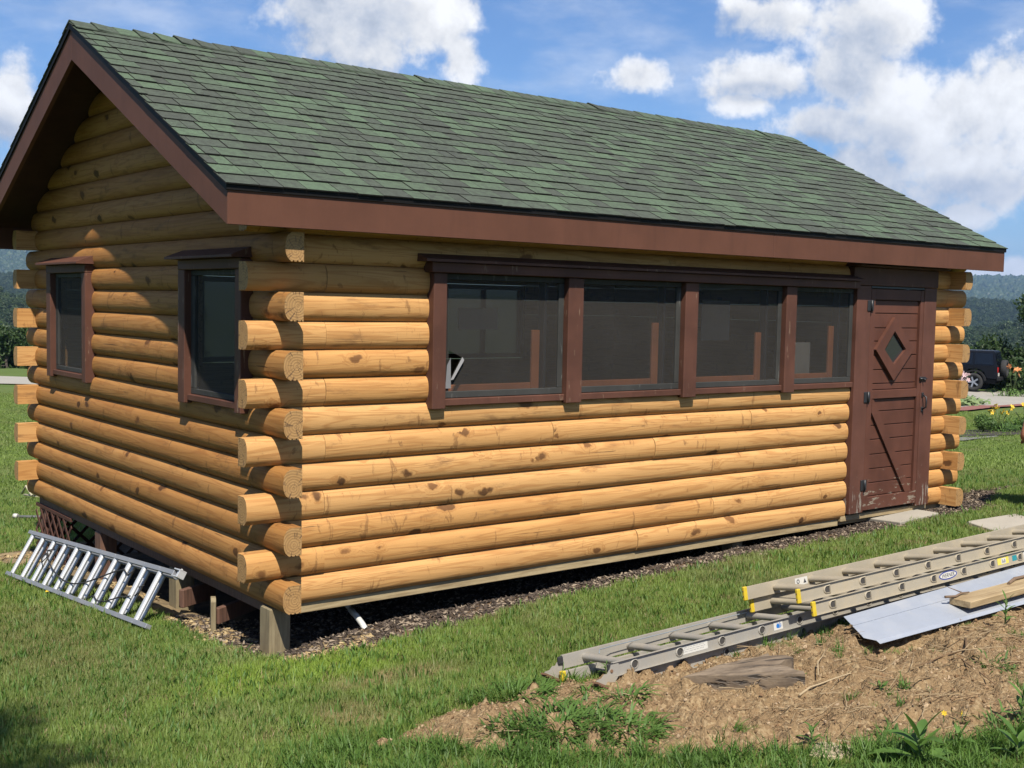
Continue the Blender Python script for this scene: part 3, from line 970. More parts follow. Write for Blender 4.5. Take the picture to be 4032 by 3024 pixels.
# ridge caps
capm = {}
def ridge_mesh(mi, lift):
    mb = MB()
    hw, L = .15, .30
    zt = deck(YR) + .012
    sec = []
    for (xx, up) in ((0, .013 + lift), (.12, .010), (L, .003)):
        ring = []
        for q in (-1, -.5, 0, .5, 1):
            yy = q * hw
            ring.append((xx, yy, -abs(yy) * SL + up - (.004 if q == 0 else 0)))
        sec.append(ring)
    vs = [p for r_ in sec for p in r_] + [(p[0], p[1], p[2] - .006) for r_ in sec for p in r_]
    fs = []
    for i in range(2):
        for j in range(4):
            a = i * 5 + j
            fs.append([a, a + 5, a + 6, a + 1])
            fs.append([15 + a, 15 + a + 1, 15 + a + 6, 15 + a + 5])
    for j in range(4):
        fs.append([j, j + 1, 16 + j, 15 + j])
        fs.append([10 + j, 25 + j, 26 + j, 11 + j])
    for i in range(2):
        fs.append([i * 5, 15 + i * 5, 20 + i * 5, 5 + i * 5])
        fs.append([i * 5 + 4, i * 5 + 9, 24 + i * 5, 19 + i * 5])
    mb.add(vs, fs)
    return mb.mesh('ridge_shingle', M_SH[mi])
x = GX1 + .02
i = 0
RM = {(m_, l_): ridge_mesh(m_, .009 * l_) for m_ in range(5) for l_ in (0, 1)}
while x - .30 > GX0 - .03:
    l_ = 1 if random.random() < .16 else 0
    m_ = random.choices(range(5), (30, 24, 18, 20, 8))[0]
    link('ridge_shingle', RM[(m_, l_)], roof, Matrix.Translation((x - .30, YR, deck(YR) + .012 + random.uniform(-.002, .002))))
    x -= .148

# ------------------------------------------------------------------ ground
def ytop(x):
    return np.interp(x, [-.9, -.36, .0, .6, 1.4, 2.4, 3.8, 6, 9], [-2.2, -1.88, -1.72, -1.70, -1.86, -2.02, -2.22, -2.6, -3.2])
def ybot(x):
    return np.interp(x, [-.9, -.36, -.16, .3, .75, 1.63, 3, 5, 9], [-1.8, -1.98, -2.42, -2.92, -3.26, -3.72, -4.3, -5.0, -6.0])
def bed(x, y):
    """>0 inside the dug bed"""
    m = np.minimum(ytop(x) - y, y - ybot(x))
    m = np.minimum(m, (x + .52) * .8)
    return m + .22 * (fbm(x * 3.1, y * 3.1, 4) - .5)
def mulch(x, y):
    """>0 in the bare strip round and under the cabin"""
    yo = np.interp(x, [-.6, -.12, 0, .55, 1.2, 2.4, 3.4, 4.3, 6.1, 7.2, 8.4], [-.30, -.38, -.45, -.44, -.36, -.28, -.26, -.32, -.38, -.30, .25])
    m = y - yo
    xl = np.interp(y, [-.5, .0, .4, 1.25, 2.5, 4.0, 4.9], [-.10, -.16, -.20, -.16, -.14, -.22, -.45])
    m = np.minimum(m, x - xl)
    m = np.minimum(m, np.interp(x, [5, 6.8, 7.6, 9.0, 9.6], [5.1, 5.0, .62, .32, .0]) - y)
    m = np.minimum(m, 9.3 - x)
    return m + .12 * (fbm(x * 4.3 + 9, y * 4.3, 4) - .5)
def axis(a0, a1, step, lim0, lim1, g=1.13):
    c = list(np.arange(a0, a1, step))
    s = step
    while c[-1] < lim1:
        s *= g
        c.append(c[-1] + s)
    s = step
    while c[0] > lim0:
        s *= g
        c.insert(0, c[0] - s)
    return np.array(c)
def sheet(xs, ys, zf):
    X, Y = np.meshgrid(xs, ys, indexing='ij')
    Vv = np.stack([X, Y, zf(X, Y)], -1).reshape(-1, 3)
    n, m = len(xs), len(ys)
    i, j = np.meshgrid(np.arange(n - 1), np.arange(m - 1), indexing='ij')
    a = (i * m + j).ravel()
    return Vv, np.stack([a, a + m, a + m + 1, a + 1], 1)
def fattr(me, name, arr):
    at = me.attributes.new(name, 'FLOAT', 'POINT')
    at.data.foreach_set('value', np.asarray(arr, np.float32))
def attr(nt, name):
    return nd(nt, 'ShaderNodeAttribute', attribute_name=name).outputs['Fac']
def soilcol(nt, p):
    n1 = noise(nt, p, 2.6, 5, 0.65)
    n2 = noise(nt, p, 34.0, 5, 0.7)
    c = mixc(nt, n1, (0.175, 0.105, 0.056), (0.335, 0.222, 0.122))
    c = mixc(nt, mth(nt, 'MULTIPLY', sstep(nt, n2, 0.45, 0.75), 0.55), c, (0.115, 0.070, 0.038))
    return c, n2
M_LAWN, nt, b, _ = new_mat('lawn_ground')
p = wpos(nt)
n1 = noise(nt, p, 0.55, 5, 0.6)
n2 = noise(nt, p, 24.0, 5, 0.7)
n3 = noise(nt, p, 3.2, 5, 0.65)
gcol = mixc(nt, n2, (0.085, 0.125, 0.030), (0.165, 0.225, 0.055))
gcol = mixc(nt, mth(nt, 'MULTIPLY', sstep(nt, n1, 0.35, 0.7), 0.5), gcol, (0.085, 0.150, 0.025))
gcol = mixc(nt, mth(nt, 'MULTIPLY', sstep(nt, n3, 0.52, 0.75), 0.45), gcol, (0.150, 0.130, 0.050))
sc, sn = soilcol(nt, p)
mul = mixc(nt, sn, (0.030, 0.022, 0.017), (0.125, 0.092, 0.064))
mul = mixc(nt, sstep(nt, n3, 0.45, 0.62), mul, mixc(nt, 0.6, mul, sc))
pale = mixc(nt, sn, (0.22, 0.155, 0.085), (0.50, 0.385, 0.215))
mul = mixc(nt, mth(nt, 'MULTIPLY', attr(nt, 'pale'), mth(nt, 'MULTIPLY_ADD', sstep(nt, n3, 0.3, 0.65), 0.7, 0.3)), mul, pale)
gcol = mixc(nt, mth(nt, 'MULTIPLY', attr(nt, 'worn'), 0.7), gcol, (0.34, 0.235, 0.125))
col = mixc(nt, attr(nt, 'mulch'), gcol, mul)
setin(nt, b, Base_Color=alb(nt, col, 0.60), Roughness=0.95)
b.inputs['Specular IOR Level'].default_value = 0.15
bump(nt, b, n2, 0.6, 0.02)
xs = axis(-4.5, 10.0, 0.045, -75, 110, 1.10)
ys = axis(-4.0, 5.2, 0.045, -50, 110, 1.10)
def lawnz(X, Y):
    z = gz(X, Y)
    m = mulch(X, Y)
    under = np.clip(m / .35, 0, 1)
    z = z + np.where(m > 0, .030 * (fbm(X * 9, Y * 9, 4) - .5) * np.clip(m / .06, 0, 1), 0)
    z = z - .10 * under * np.clip(np.minimum(X / .3, Y / .3), 0, 1)
    z = z - .05 * np.clip(m / .06, 0, 1) * np.exp(-((X - .05) ** 2 + (Y - .1) ** 2) / .30)
    b_ = bed(X, Y)
    z = z - .03 * np.clip(b_ / .1, 0, 1) - .22 * np.clip((b_ - .10) / .12, 0, 1)
    far = np.clip((np.hypot(X - 2, Y - 2) - 12) / 10, 0, 1)
    return z + .10 * far * (fbm(X * .25, Y * .25, 3) - .5) + .010 * (1 - far) * (fbm(X * 6, Y * 6, 3) - .5)
Vv, Ff = sheet(xs, ys, lawnz)
me = arrmesh('lawn', Vv, Ff, M_LAWN, smooth=True)
mk = mulch(Vv[:, 0], Vv[:, 1])
wp = np.minimum(np.hypot((Vv[:, 0] - .15) / .55, (Vv[:, 1] + 1.05) / .16), np.hypot((Vv[:, 0] + .28) / .22, (Vv[:, 1] + 1.45) / .30)) + .7 * (fbm(Vv[:, 0] * 5, Vv[:, 1] * 5, 3) - .5)
fattr(me, 'worn', np.clip((1.15 - wp) / .4, 0, 1))
fattr(me, 'mulch', np.clip(mk / .05 + .5, 0, 1))
pl = np.clip(1.0 - np.hypot((Vv[:, 0] - .0) / .65, (Vv[:, 1] - .3) / 1.5), 0, 1) * 2.2
pl = np.maximum(pl, np.clip(1.4 - np.abs(Vv[:, 0] + .1) / .3, 0, 1) * (Vv[:, 1] > .2) * (Vv[:, 1] < 5))
fattr(me, 'pale', np.clip(pl, 0, 1))
lawn = tag(link('lawn', me), kind='structure')

# dug bed: own sheet with clods, dives under the lawn outside its edge
M_DIRT, nt, b, _ = new_mat('dug_soil')
p = wpos(nt)
c_, n2 = soilcol(nt, p)
n4 = noise(nt, p, 160.0, 3, 0.7)
vo = nd(nt, 'ShaderNodeTexVoronoi', {'Vector': p, 'Scale': 70.0})
c_ = mixc(nt, mth(nt, 'MULTIPLY', sstep(nt, n4, 0.5, 0.8), 0.6), c_, (0.46, 0.33, 0.20))
csd = nd(nt, 'ShaderNodeSeparateColor', {0: vo.outputs['Color']})
c_ = mixc(nt, mth(nt, 'MULTIPLY', sstep(nt, csd.outputs[0], 0.72, 0.9), 0.5), c_, (0.43, 0.31, 0.185))
c_ = mixc(nt, mth(nt, 'MULTIPLY', sstep(nt, csd.outputs[1], 0.8, 0.95), 0.5), c_, (0.085, 0.052, 0.030))
setin(nt, b, Base_Color=mixc(nt, 1.0, c_, (0.80, 0.84, 0.82), 'MULTIPLY'), Roughness=0.95)
b.inputs['Specular IOR Level'].default_value = 0.12
bump(nt, b, mth(nt, 'ADD', n4, mth(nt, 'MULTIPLY', vo.outputs['Distance'], -1.0)), 0.8, 0.012)
def dirtz(X, Y):
    m = bed(X, Y)
    z = g0(X, Y) + .022 * np.tanh(m / .12) - .004
    cl = fbm(X * 14, Y * 14, 4)
    bg = fbm(X * 3.0 + 7, Y * 3.0, 3)
    return z + np.clip(m / .1 + .3, 0, 1) * (.045 * (bg - .5) +   .078 * (cl - .5) + .026 * (fbm(X * 34, Y * 34, 3) - .5) + .03 * np.maximum(cl - .62, 0) * 4) - .05 * (m < -.03) - .075 * np.exp(-(((X - 2.36) / .22) ** 2 + ((Y + 2.50) / .13) ** 2)) - .045 * np.exp(-((Y + 2.50 + .05 * (X - 2.2)) / .10) ** 2) * np.clip((X - 2.0) / .3, 0, 1)
xs2 = np.concatenate([np.arange(-.7, 3.2, .016), np.arange(3.2, 7.5, .05)])
ys2 = np.concatenate([np.arange(-5.2, -4.0, .05), np.arange(-4.0, -1.45, .016)])
Vv, Ff = sheet(xs2, ys2, dirtz)
mm = bed(Vv[:, 0], Vv[:, 1])
keep = (mm[Ff] > -.12).any(1)
tag(link('dirt_bed', arrmesh('dirt_bed', Vv, Ff[keep], M_DIRT, smooth=True)), kind='structure')

# hills beyond: polar sheet round the camera's standpoint
def hillz(u, r):
    tl = lambda deg: math.tan(R_(deg))
    un = [-1.6, -.42, -.2, .2, .36, .42, 1.6]
    e_ridge = np.interp(u, un, [2.0, 3.0, 2.4, 1.6, 1.45, 1.55, 1.2])
    e_mid = np.interp(u, un, [.3, .52, .5, .3, .33, .28, .2])
    e_low = np.interp(u, un, [-1.2, -.7, -1.0, -1.35, -1.40, -1.35, -1.3])
    ctrl_r = [50, 75, 120, 300, 620, 900, 1600, 2300, 4600, 7500]
    wig = .35 * (fbm(u * 6 + 40, r * 0 + 3.0, 3) - .5)
    hz = [0 * u - 2.7, 0 * u - 4.3, 0 * u - 9, 0 * u - 24, 1.77 + 620 * np.tan(np.radians(e_low)), 0 * u - 26, 1.77 + 1600 * np.tan(np.radians(e_mid + wig * .6)),
          0 * u - 10, 1.77 + 4600 * np.tan(np.radians(e_ridge + wig)), 0 * u + 40]
    out = np.zeros_like(r)
    for a in range(len(ctrl_r) - 1):
        sel = (r >= ctrl_r[a]) & (r < ctrl_r[a + 1] + 1e-6)
        t = (r - ctrl_r[a]) / (ctrl_r[a + 1] - ctrl_r[a])
        t = t * t * (3 - 2 * t)
        v = hz[a] * (1 - t) + hz[a + 1] * t
        out = np.where(sel, v, out)
    return out
M_HILL, nt, b, _ = new_mat('forest_floor')
p = wpos(nt)
n1 = noise(nt, p, 0.09, 5, 0.65)
setin(nt, b, Base_Color=mixc(nt, n1, (0.012, 0.026, 0.009), (0.045, 0.080, 0.024)), Roughness=0.95)
us = np.concatenate([np.linspace(-math.pi, -.65, 50, endpoint=False), np.linspace(-.65, .65, 420), np.linspace(.65, math.pi, 50)[1:]])
rs = np.geomspace(50, 7500, 170)
Ug, Rg = np.meshgrid(us, rs, indexing='ij')
Z = hillz(Ug, Rg)
wx = CAM[0] + Rg * (np.sin(Ug) * RH[0] + np.cos(Ug) * FH[0])
wy = CAM[1] + Rg * (np.sin(Ug) * RH[1] + np.cos(Ug) * FH[1])
n, m = len(us), len(rs)
i, j = np.meshgrid(np.arange(n - 1), np.arange(m - 1), indexing='ij')
a = (i * m + j).ravel()
tag(link('hills', arrmesh('hills', np.stack([wx, wy, Z], -1).reshape(-1, 3), np.stack([a, a + m, a + m + 1, a + 1], 1), M_HILL, smooth=True)), kind='structure')

# ------------------------------------------------------------------ scatter (geometry nodes) for what nobody could count
def gn_scatter(name, pts, rots, scl, protos, kind='stuff', seed=0):
    """protos: meshes; points carry rot (euler), scl, pick"""
    pc = bpy.data.collections.new(name + '_kinds')
    for k, pm in enumerate(protos):
        o = bpy.data.objects.new('%s_kind_%02d' % (name, k), pm)
        pc.objects.link(o)
    me = bpy.data.meshes.new(name)
    pts = np.asarray(pts, np.float32)
    me.vertices.add(len(pts))
    me.vertices.foreach_set('co', pts.ravel())
    at = me.attributes.new('rot', 'FLOAT_VECTOR', 'POINT')
    at.data.foreach_set('vector', np.asarray(rots, np.float32).ravel())
    at = me.attributes.new('scl', 'FLOAT_VECTOR', 'POINT')
    s_ = np.asarray(scl, np.float32)
    if s_.ndim == 1:
        s_ = np.repeat(s_[:, None], 3, 1)
    at.data.foreach_set('vector', s_.ravel())
    at = me.attributes.new('pick', 'INT', 'POINT')
    at.data.foreach_set('value', np.random.default_rng(seed).integers(0, len(protos), len(pts)).astype(np.int32))
    o = link(name, me)
    tag(o, kind=kind)
    ng = bpy.data.node_groups.new(name + '_nodes', 'GeometryNodeTree')
    ng.interface.new_socket('Geometry', in_out='INPUT', socket_type='NodeSocketGeometry')
    ng.interface.new_socket('Geometry', in_out='OUTPUT', socket_type='NodeSocketGeometry')
    gi, go = ng.nodes.new('NodeGroupInput'), ng.nodes.new('NodeGroupOutput')
    ci = ng.nodes.new('GeometryNodeCollectionInfo')
    ci.inputs['Collection'].default_value = pc
    ci.inputs['Separate Children'].default_value = True
    ci.inputs['Reset Children'].default_value = True
    ip = ng.nodes.new('GeometryNodeInstanceOnPoints')
    ip.inputs['Pick Instance'].default_value = True
    def na(nm, ty):
        q = ng.nodes.new('GeometryNodeInputNamedAttribute')
        q.data_type = ty
        q.inputs['Name'].default_value = nm
        return q.outputs['Attribute']
    er = ng.nodes.new('FunctionNodeEulerToRotation')
    L = ng.links.new
    L(na('rot', 'FLOAT_VECTOR'), er.inputs[0])
    L(gi.outputs[0], ip.inputs['Points'])
    L(ci.outputs[0], ip.inputs['Instance'])
    L(na('pick', 'INT'), ip.inputs['Instance Index'])
    L(er.outputs[0], ip.inputs['Rotation'])
    L(na('scl', 'FLOAT_VECTOR'), ip.inputs['Scale'])
    L(ip.outputs[0], go.inputs[0])
    md = o.modifiers.new('scatter', 'NODES')
    md.node_group = ng
    return o
def blades(nb, rad, h0, h1, w0, w1, mat, lean=.6, seg=2, seed=0, fold=0.0):
    r = np.random.default_rng(seed)
    V_, F_ = [], []
    for i in range(nb):
        a, q = r.uniform(0, 2 * math.pi), rad * math.sqrt(r.uniform())
        bx, by = q * math.cos(a), q * math.sin(a)
        h, w = r.uniform(h0, h1), r.uniform(w0, w1)
        d = r.uniform(0, 2 * math.pi)
        ln = r.uniform(.1, lean) * h
        dx_, dy_ = math.cos(d), math.sin(d)
        sx_, sy_ = -dy_ * w / 2, dx_ * w / 2
        base = len(V_)
        for k in range(seg + 1):
            t = k / seg
            off = ln * t ** 1.7
            z = h * (t - .35 * (ln / h) * t * t)
            ww = (1 - t ** 1.6) if k < seg else 0
            c = (bx + dx_ * off, by + dy_ * off, z)
            if k < seg:
                V_.append((c[0] - sx_ * ww, c[1] - sy_ * ww, c[2]))
                V_.append((c[0] + sx_ * ww, c[1] + sy_ * ww, c[2]))
            else:
                V_.append(c)
        for k in range(seg - 1):
            q0 = base + 2 * k
            F_.append([q0, q0 + 1, q0 + 3, q0 + 2])
        q0 = base + 2 * (seg - 1)
        F_.append([q0, q0 + 1, q0 + 2])
    mb = MB()
    mb.add(V_, F_, 0, True)
    me = bpy.data.meshes.new('blades')
    me.from_pydata(mb.v, [], mb.f)
    me.materials.append(mat)
    me.polygons.foreach_set('use_smooth', [True] * len(mb.f))
    return me
M_GRASS = leafmat('grass_blade', (0.100, 0.160, 0.026), (0.250, 0.345, 0.070), 0.30, 1.6, (0.205, 0.235, 0.075),
                  ((-.10, -.62, .85, .40, (0.250, 0.380, 0.035), .65), (-.95, 1.4, .55, 1.3, (0.185, 0.175, 0.065), .6), (-1.1, -.2, .5, .5, (0.16, 0.185, 0.06), .4), (.15, -1.05, .5, .16, (0.26, 0.20, 0.10), .5), (-.28, -1.45, .22, .28, (0.26, 0.20, 0.10), .4)), canopy=.22)
M_TALL = leafmat('tall_grass_blade', (0.062, 0.135, 0.022), (0.150, 0.270, 0.050), 0.35, 5.0)
M_CLOVER = leafmat('clover_leaf', (0.120, 0.185, 0.050), (0.22, 0.30, 0.09), 0.25, 1.6)
M_STRAW = leafmat('dry_grass_blade', (0.22, 0.165, 0.075), (0.40, 0.31, 0.16), 0.2, 8.0)
def cloverpatch(nb, rad, seed):
    r = np.random.default_rng(seed)
    mb = MB()
    for i in range(nb):
        a, q = r.uniform(0, 6.28), rad * math.sqrt(r.uniform())
        cx_, cy_, cz_ = q * math.cos(a), q * math.sin(a), r.uniform(.012, .034)
        s_ = r.uniform(.006, .012)
        for k in range(3):
            t = k * 2.094 + r.uniform(0, .4)
            ux, uy = math.cos(t), math.sin(t)
            tz = r.uniform(-.3, .3)
            mb.add([(cx_, cy_, cz_), (cx_ + s_ * (ux * .7 - uy * .55), cy_ + s_ * (uy * .7 + ux * .55), cz_ + s_ * tz),
                    (cx_ + s_ * 1.25 * ux, cy_ + s_ * 1.25 * uy, cz_ + s_ * tz), (cx_ + s_ * (ux * .7 + uy * .55), cy_ + s_ * (uy * .7 - ux * .55), cz_ + s_ * tz)], [[0, 1, 2, 3]])
    me = bpy.data.meshes.new('clover')
    me.from_pydata(mb.v, [], mb.f)
    me.materials.append(M_CLOVER)
    return me
near_t = [blades(46, .06, .016, .036, .0022, .0042, M_GRASS, .65, 2, s) for s in range(5)] + [blades(22, .06, .014, .030, .003, .005, M_GRASS, .8, 2, 8)] + [blades(30, .06, .014, .036, .0022, .004, M_STRAW, .8, 2, 12)]
near_t += [blades(7, .05, .028, .060, .006, .011, M_TALL, 1.1, 3, 14), blades(12, .05, .03, .058, .003, .0055, M_GRASS, .8, 2, 15)]
far_t = [blades(34, .14, .015, .034, .005, .010, M_GRASS, .9, 2, 30 + s) for s in range(4)]
def keepgrass(x, y):
    b_, m_ = bed(x, y), mulch(x, y)
    k = (b_ < .0 + .05 * rng.standard_normal(len(x))) & (m_ < -.01 + .025 * rng.standard_normal(len(x)))
    bare = fbm(x * 1.7 + 80, y * 1.7, 4)
    k &= ~((bare > .66) & (rng.random(len(x)) < .65))
    # bare brown patch in the lawn before the ladders
    bp = np.minimum(np.hypot((x - .15) / .55, (y + 1.05) / .16), np.hypot((x + .28) / .22, (y + 1.45) / .30)) + .7 * (fbm(x * 5, y * 5, 3) - .5)
    k &= ~((bp + .9 * (fbm(x * 9, y * 9, 3) - .5) < .9) & (rng.random(len(x)) < .72))
    for (x0, x1, y0, y1) in PAVE:
        k &= ~((x > x0) & (x < x1) & (y > y0) & (y < y1))
    return k
PAVE = [(5.70, 6.40, -.30, .15), (6.00, 6.60, -1.10, -.66)]
def polar_pts(n, r0, r1, u0, u1, power=1.0):
    u = rng.uniform(u0, u1, n)
    r = r0 + (r1 - r0) * rng.random(n) ** power
    return CAM[0] + r * (np.sin(u) * RH[0] + np.cos(u) * FH[0]), CAM[1] + r * (np.sin(u) * RH[1] + np.cos(u) * FH[1])
def scatter_grass(name, n, r0, r1, protos, s0, s1, u=.62, power=1.0, seed=1):
    x, y = polar_pts(n, r0, r1, -u, u, power)
    k = keepgrass(x, y)
    x, y = x[k], y[k]
    z = lawnz(x, y) - .004
    nn = len(x)
    hfac = .7 + .7 * fbm(x * .9, y * .9, 3)
    sc = rng.uniform(s0, s1, nn)
    sc3 = np.stack([sc, sc, sc * hfac], 1)
    rots = np.stack([rng.normal(0, .10, nn), rng.normal(0, .10, nn), rng.uniform(0, 6.28, nn)], 1)
    return gn_scatter(name, np.stack([x, y, z], 1), rots, sc3, protos, seed=seed)
scatter_grass('grass', 78000, 3.4, 8.2, near_t, .8, 1.35, u=.85, power=.85)
scatter_grass('grass', 50000, 8.0, 15.5, near_t, 1.0, 1.6, power=.8, seed=2)
scatter_grass('grass', 40000, 15, 40, far_t, 1.0, 1.9, power=.9, seed=3)
# weedy fringe: taller grass along the foot of the picture and on the bed's edge
tall_t = [blades(22, .05, .05, .14, .005, .010, M_TALL, 1.1, 3, 60 + s) for s in range(4)]
x, y = polar_pts(9000, 3.4, 7.5, -.2, .6, .9)
b_ = bed(x, y)
low = y < ybot(x) + .12
k = ((b_ < .03) & (b_ > -.16) & low) | (low & (b_ < .0) & (rng.random(len(x)) < .5)) | ((b_ > -.10) & (b_ < .02) & (x > -.2) & (x < .9) & (rng.random(len(x)) < .4))
x, y = x[k], y[k]
nn = len(x)
gn_scatter('weedy_grass', np.stack([x, y, np.maximum(lawnz(x, y), dirtz(x, y)) - .006], 1), np.stack([rng.normal(0, .15, nn), rng.normal(0, .15, nn), rng.uniform(0, 6.28, nn)], 1), rng.uniform(.5, 1.0, nn), tall_t, seed=5)
# sparse sprouts on the dug soil
x, y = rng.uniform(-.3, 4.5, 900), rng.uniform(-4.2, -1.8, 900)
k = (bed(x, y) > .02) & (fbm(x * 2.0 + 4, y * 2.0, 3) > .60)
x, y = x[k], y[k]
nn = len(x)
gn_scatter('soil_sprouts', np.stack([x, y, dirtz(x, y) - .004], 1), np.stack([rng.normal(0, .2, nn), rng.normal(0, .2, nn), rng.uniform(0, 6.28, nn)], 1), rng.uniform(.35, .75, nn), tall_t[:2] + near_t[:2], seed=6)
# soil crumbs, chips, stalks
def chip(sx, sy, sz, seed, mat, name='chip'):
    r = np.random.default_rng(seed)
    bm = bmesh.new()
    bmesh.ops.create_icosphere(bm, subdivisions=1, radius=1)
    for v in bm.verts:
        v.co = Vector((v.co.x * sx * r.uniform(.7, 1.25), v.co.y * sy * r.uniform(.7, 1.25), v.co.z * sz * r.uniform(.6, 1.3)))
    me = bpy.data.meshes.new(name)
    bm.to_mesh(me)
    bm.free()
    me.materials.append(mat)
    return me
def mat_rand(name, c1, c2, c3=None, rough=.9):
    m, nt, b, _ = new_mat(name)
    r = rnd(nt)
    col = mixc(nt, r, c1, c2)
    if c3:
        col = mixc(nt, mth(nt, 'GREATER_THAN', mth(nt, 'FRACT', mth(nt, 'MULTIPLY', r, 7.0)), 0.8), col, c3)
    n = noise(nt, wpos(nt), 90, 3, 0.6)
    setin(nt, b, Base_Color=alb(nt, mixc(nt, mth(nt, 'MULTIPLY', n, .4), col, tuple(c * .5 for c in c1)), 0.62), Roughness=rough)
    b.inputs['Specular IOR Level'].default_value = 0.2
    return m
M_CLOD = mat_rand('soil_clod', (0.22, 0.130, 0.066), (0.46, 0.31, 0.17), (0.55, 0.41, 0.26))
M_CHIP = mat_rand('mulch_chip', (0.026, 0.020, 0.017), (0.165, 0.126, 0.098), (0.40, 0.32, 0.235))
M_PALE = mat_rand('pale_wood_chip', (0.36, 0.25, 0.12), (0.60, 0.47, 0.26), (0.22, 0.15, 0.08))
M_STALK = mat_rand('dry_stalk', (0.33, 0.23, 0.125), (0.56, 0.44, 0.275), (0.20, 0.125, 0.07))
clods = [chip(.011, .009, .0055, s, M_CLOD, 'clod') for s in range(4)]
x, y = rng.uniform(-.6, 5, 26000), rng.uniform(-4.8, -1.6, 26000)
k = bed(x, y) > -.02
x, y = x[k], y[k]
nn = len(x)
sc = np.exp(rng.normal(-.75, .50, nn))
gn_scatter('soil_clods', np.stack([x, y, dirtz(x, y) + .001], 1), rng.uniform(0, 6.28, (nn, 3)), np.clip(sc, .2, 2.4), clods, seed=8)
chips = [chip(.022, .007, .003, s, M_CHIP) for s in range(4)] + [chip(.014, .010, .005, s, M_CHIP) for s in range(2)]
x, y = rng.uniform(-.4, 9.2, 44000), rng.uniform(-.7, 1.2, 44000)
k = (mulch(x, y) > -.015)
x, y = x[k], y[k]
nn = len(x)
gn_scatter('mulch_chips', np.stack([x, y, lawnz(x, y) + .004], 1), np.stack([rng.normal(0, .35, nn), rng.normal(0, .35, nn), rng.uniform(0, 6.28, nn)], 1), rng.uniform(.5, 1.4, nn), chips, seed=9)
pch = [chip(.018, .010, .005, 20 + s, M_PALE, 'pale_chip') for s in range(3)]
x, y = rng.normal(-.05, .16, 3200), rng.uniform(-.40, 4.9, 3200)
x2, y2 = rng.uniform(-.1, .7, 350), rng.normal(-.30, .09, 350)
x, y = np.concatenate([x, x2]), np.concatenate([y, y2])
k = (mulch(x, y) > -.04) & (fbm(x * 3, y * 3, 3) > .52)
x, y = x[k], y[k]
nn = len(x)
gn_scatter('pale_wood_chips', np.stack([x, y, lawnz(x, y) + .006], 1), np.stack([rng.normal(0, .35, nn), rng.normal(0, .35, nn), rng.uniform(0, 6.28, nn)], 1), rng.uniform(.4, 1.3, nn), pch, seed=10)
def stalk_mesh(L, r0, seed, bend=.12):
    r = np.random.default_rng(seed)
    n = 6
    pts = []
    a = 0
    x_ = y_ = 0.0
    for i in range(n + 1):
        pts.append((x_ - L / 2, y_, .004 + .012 * math.sin(i / n * 3.14) * r.uniform(.3, 1)))
        a += r.normal(0, bend)
        x_ += L / n * math.cos(a)
        y_ += L / n * math.sin(a)
    mb = MB()
    mb.tube(pts, [r0 * (1 - .6 * i / n) for i in range(n + 1)], 5)
    return mb.mesh('stalk', M_STALK)
stalks = [stalk_mesh(L, r0, s) for s, (L, r0) in enumerate(((.22, .0016), (.30, .0020), (.42, .0028), (.16, .0013), (.12, .0018), (.34, .0022)))]
x, y = rng.uniform(-.3, 4.6, 2600), rng.uniform(-4.4, -1.9, 2600)
dd = np.minimum(np.hypot((x - 1.75) / .75, (y + 2.28) / .20), np.minimum(np.hypot((x - 2.6) / .9, (y + 2.95) / .30), np.hypot((x - 1.6) / .8, (y + 3.05) / .25)))
k = (bed(x, y) > 0) & ((dd < .9) & (rng.random(2600) < .9) | (rng.random(2600) < .22))
x, y = x[k], y[k]
nn = len(x)
rz = rng.normal(.25, .55, nn)
gn_scatter('dry_stalks', np.stack([x, y, dirtz(x, y) + .006], 1), np.stack([rng.normal(0, .08, nn), rng.normal(0, .08, nn), rz], 1), rng.uniform(.5, 1.1, nn), stalks, seed=11)

# ------------------------------------------------------------------ drives, beds, slabs
def strip(name, near, far, mat, lift=.03, n=40, kind='structure'):
    near, far = np.array(near, float), np.array(far, float)
    t = np.linspace(0, 1, n)
    def along(P):
        d = np.r_[0, np.cumsum(np.hypot(*np.diff(P, axis=0).T))]
        d /= d[-1]
        return np.stack([np.interp(t, d, P[:, 0]), np.interp(t, d, P[:, 1])], 1)
    A, B = along(near), along(far)
    k = 7
    Vv = []
    for i in range(n):
        for j in range(k):
            q = A[i] * (1 - j / (k - 1)) + B[i] * (j / (k - 1))
            Vv.append((q[0], q[1], float(lawnz(q[0:1], q[1:2])[0]) + lift))
    i, j = np.meshgrid(np.arange(n - 1), np.arange(k - 1), indexing='ij')
    a = (i * k + j).ravel()
    return tag(link(name, arrmesh(name, Vv, np.stack([a, a + k, a + k + 1, a + 1], 1), mat, smooth=True)), kind=kind)
M_CONC = mat_simple('pale_concrete', (0.44, 0.40, 0.33), .9, var=.2, scale=3, bmp=.3)
M_DRIVE = mat_simple('pale_drive', (0.40, 0.375, 0.32), .9, var=.15, scale=.6, bmp=.2)
M_BRICK = mat_simple('red_brick_paving', (0.28, 0.105, 0.080), .9, var=.3, scale=3)
M_BEDM = mat_simple('dark_bed_mulch', (0.040, 0.028, 0.022), .95, var=.5, scale=20)
M_GRAV = mat_simple('grey_gravel', (0.20, 0.19, 0.185), .95, var=.45, scale=24)
strip('driveway', [(-60, 84), (-20, 60), (8.5, 39), (22, 25), (30.6, 15.4), (33.8, 15.85), (37.2, 16.1), (60, 8), (90, -12)],
      [(-55, 92), (-14, 66), (10.6, 45.8), (28, 36), (42, 25.5), (46, 23.2), (48.5, 21.9), (68, 15), (98, -4)], M_DRIVE, .04, 90)
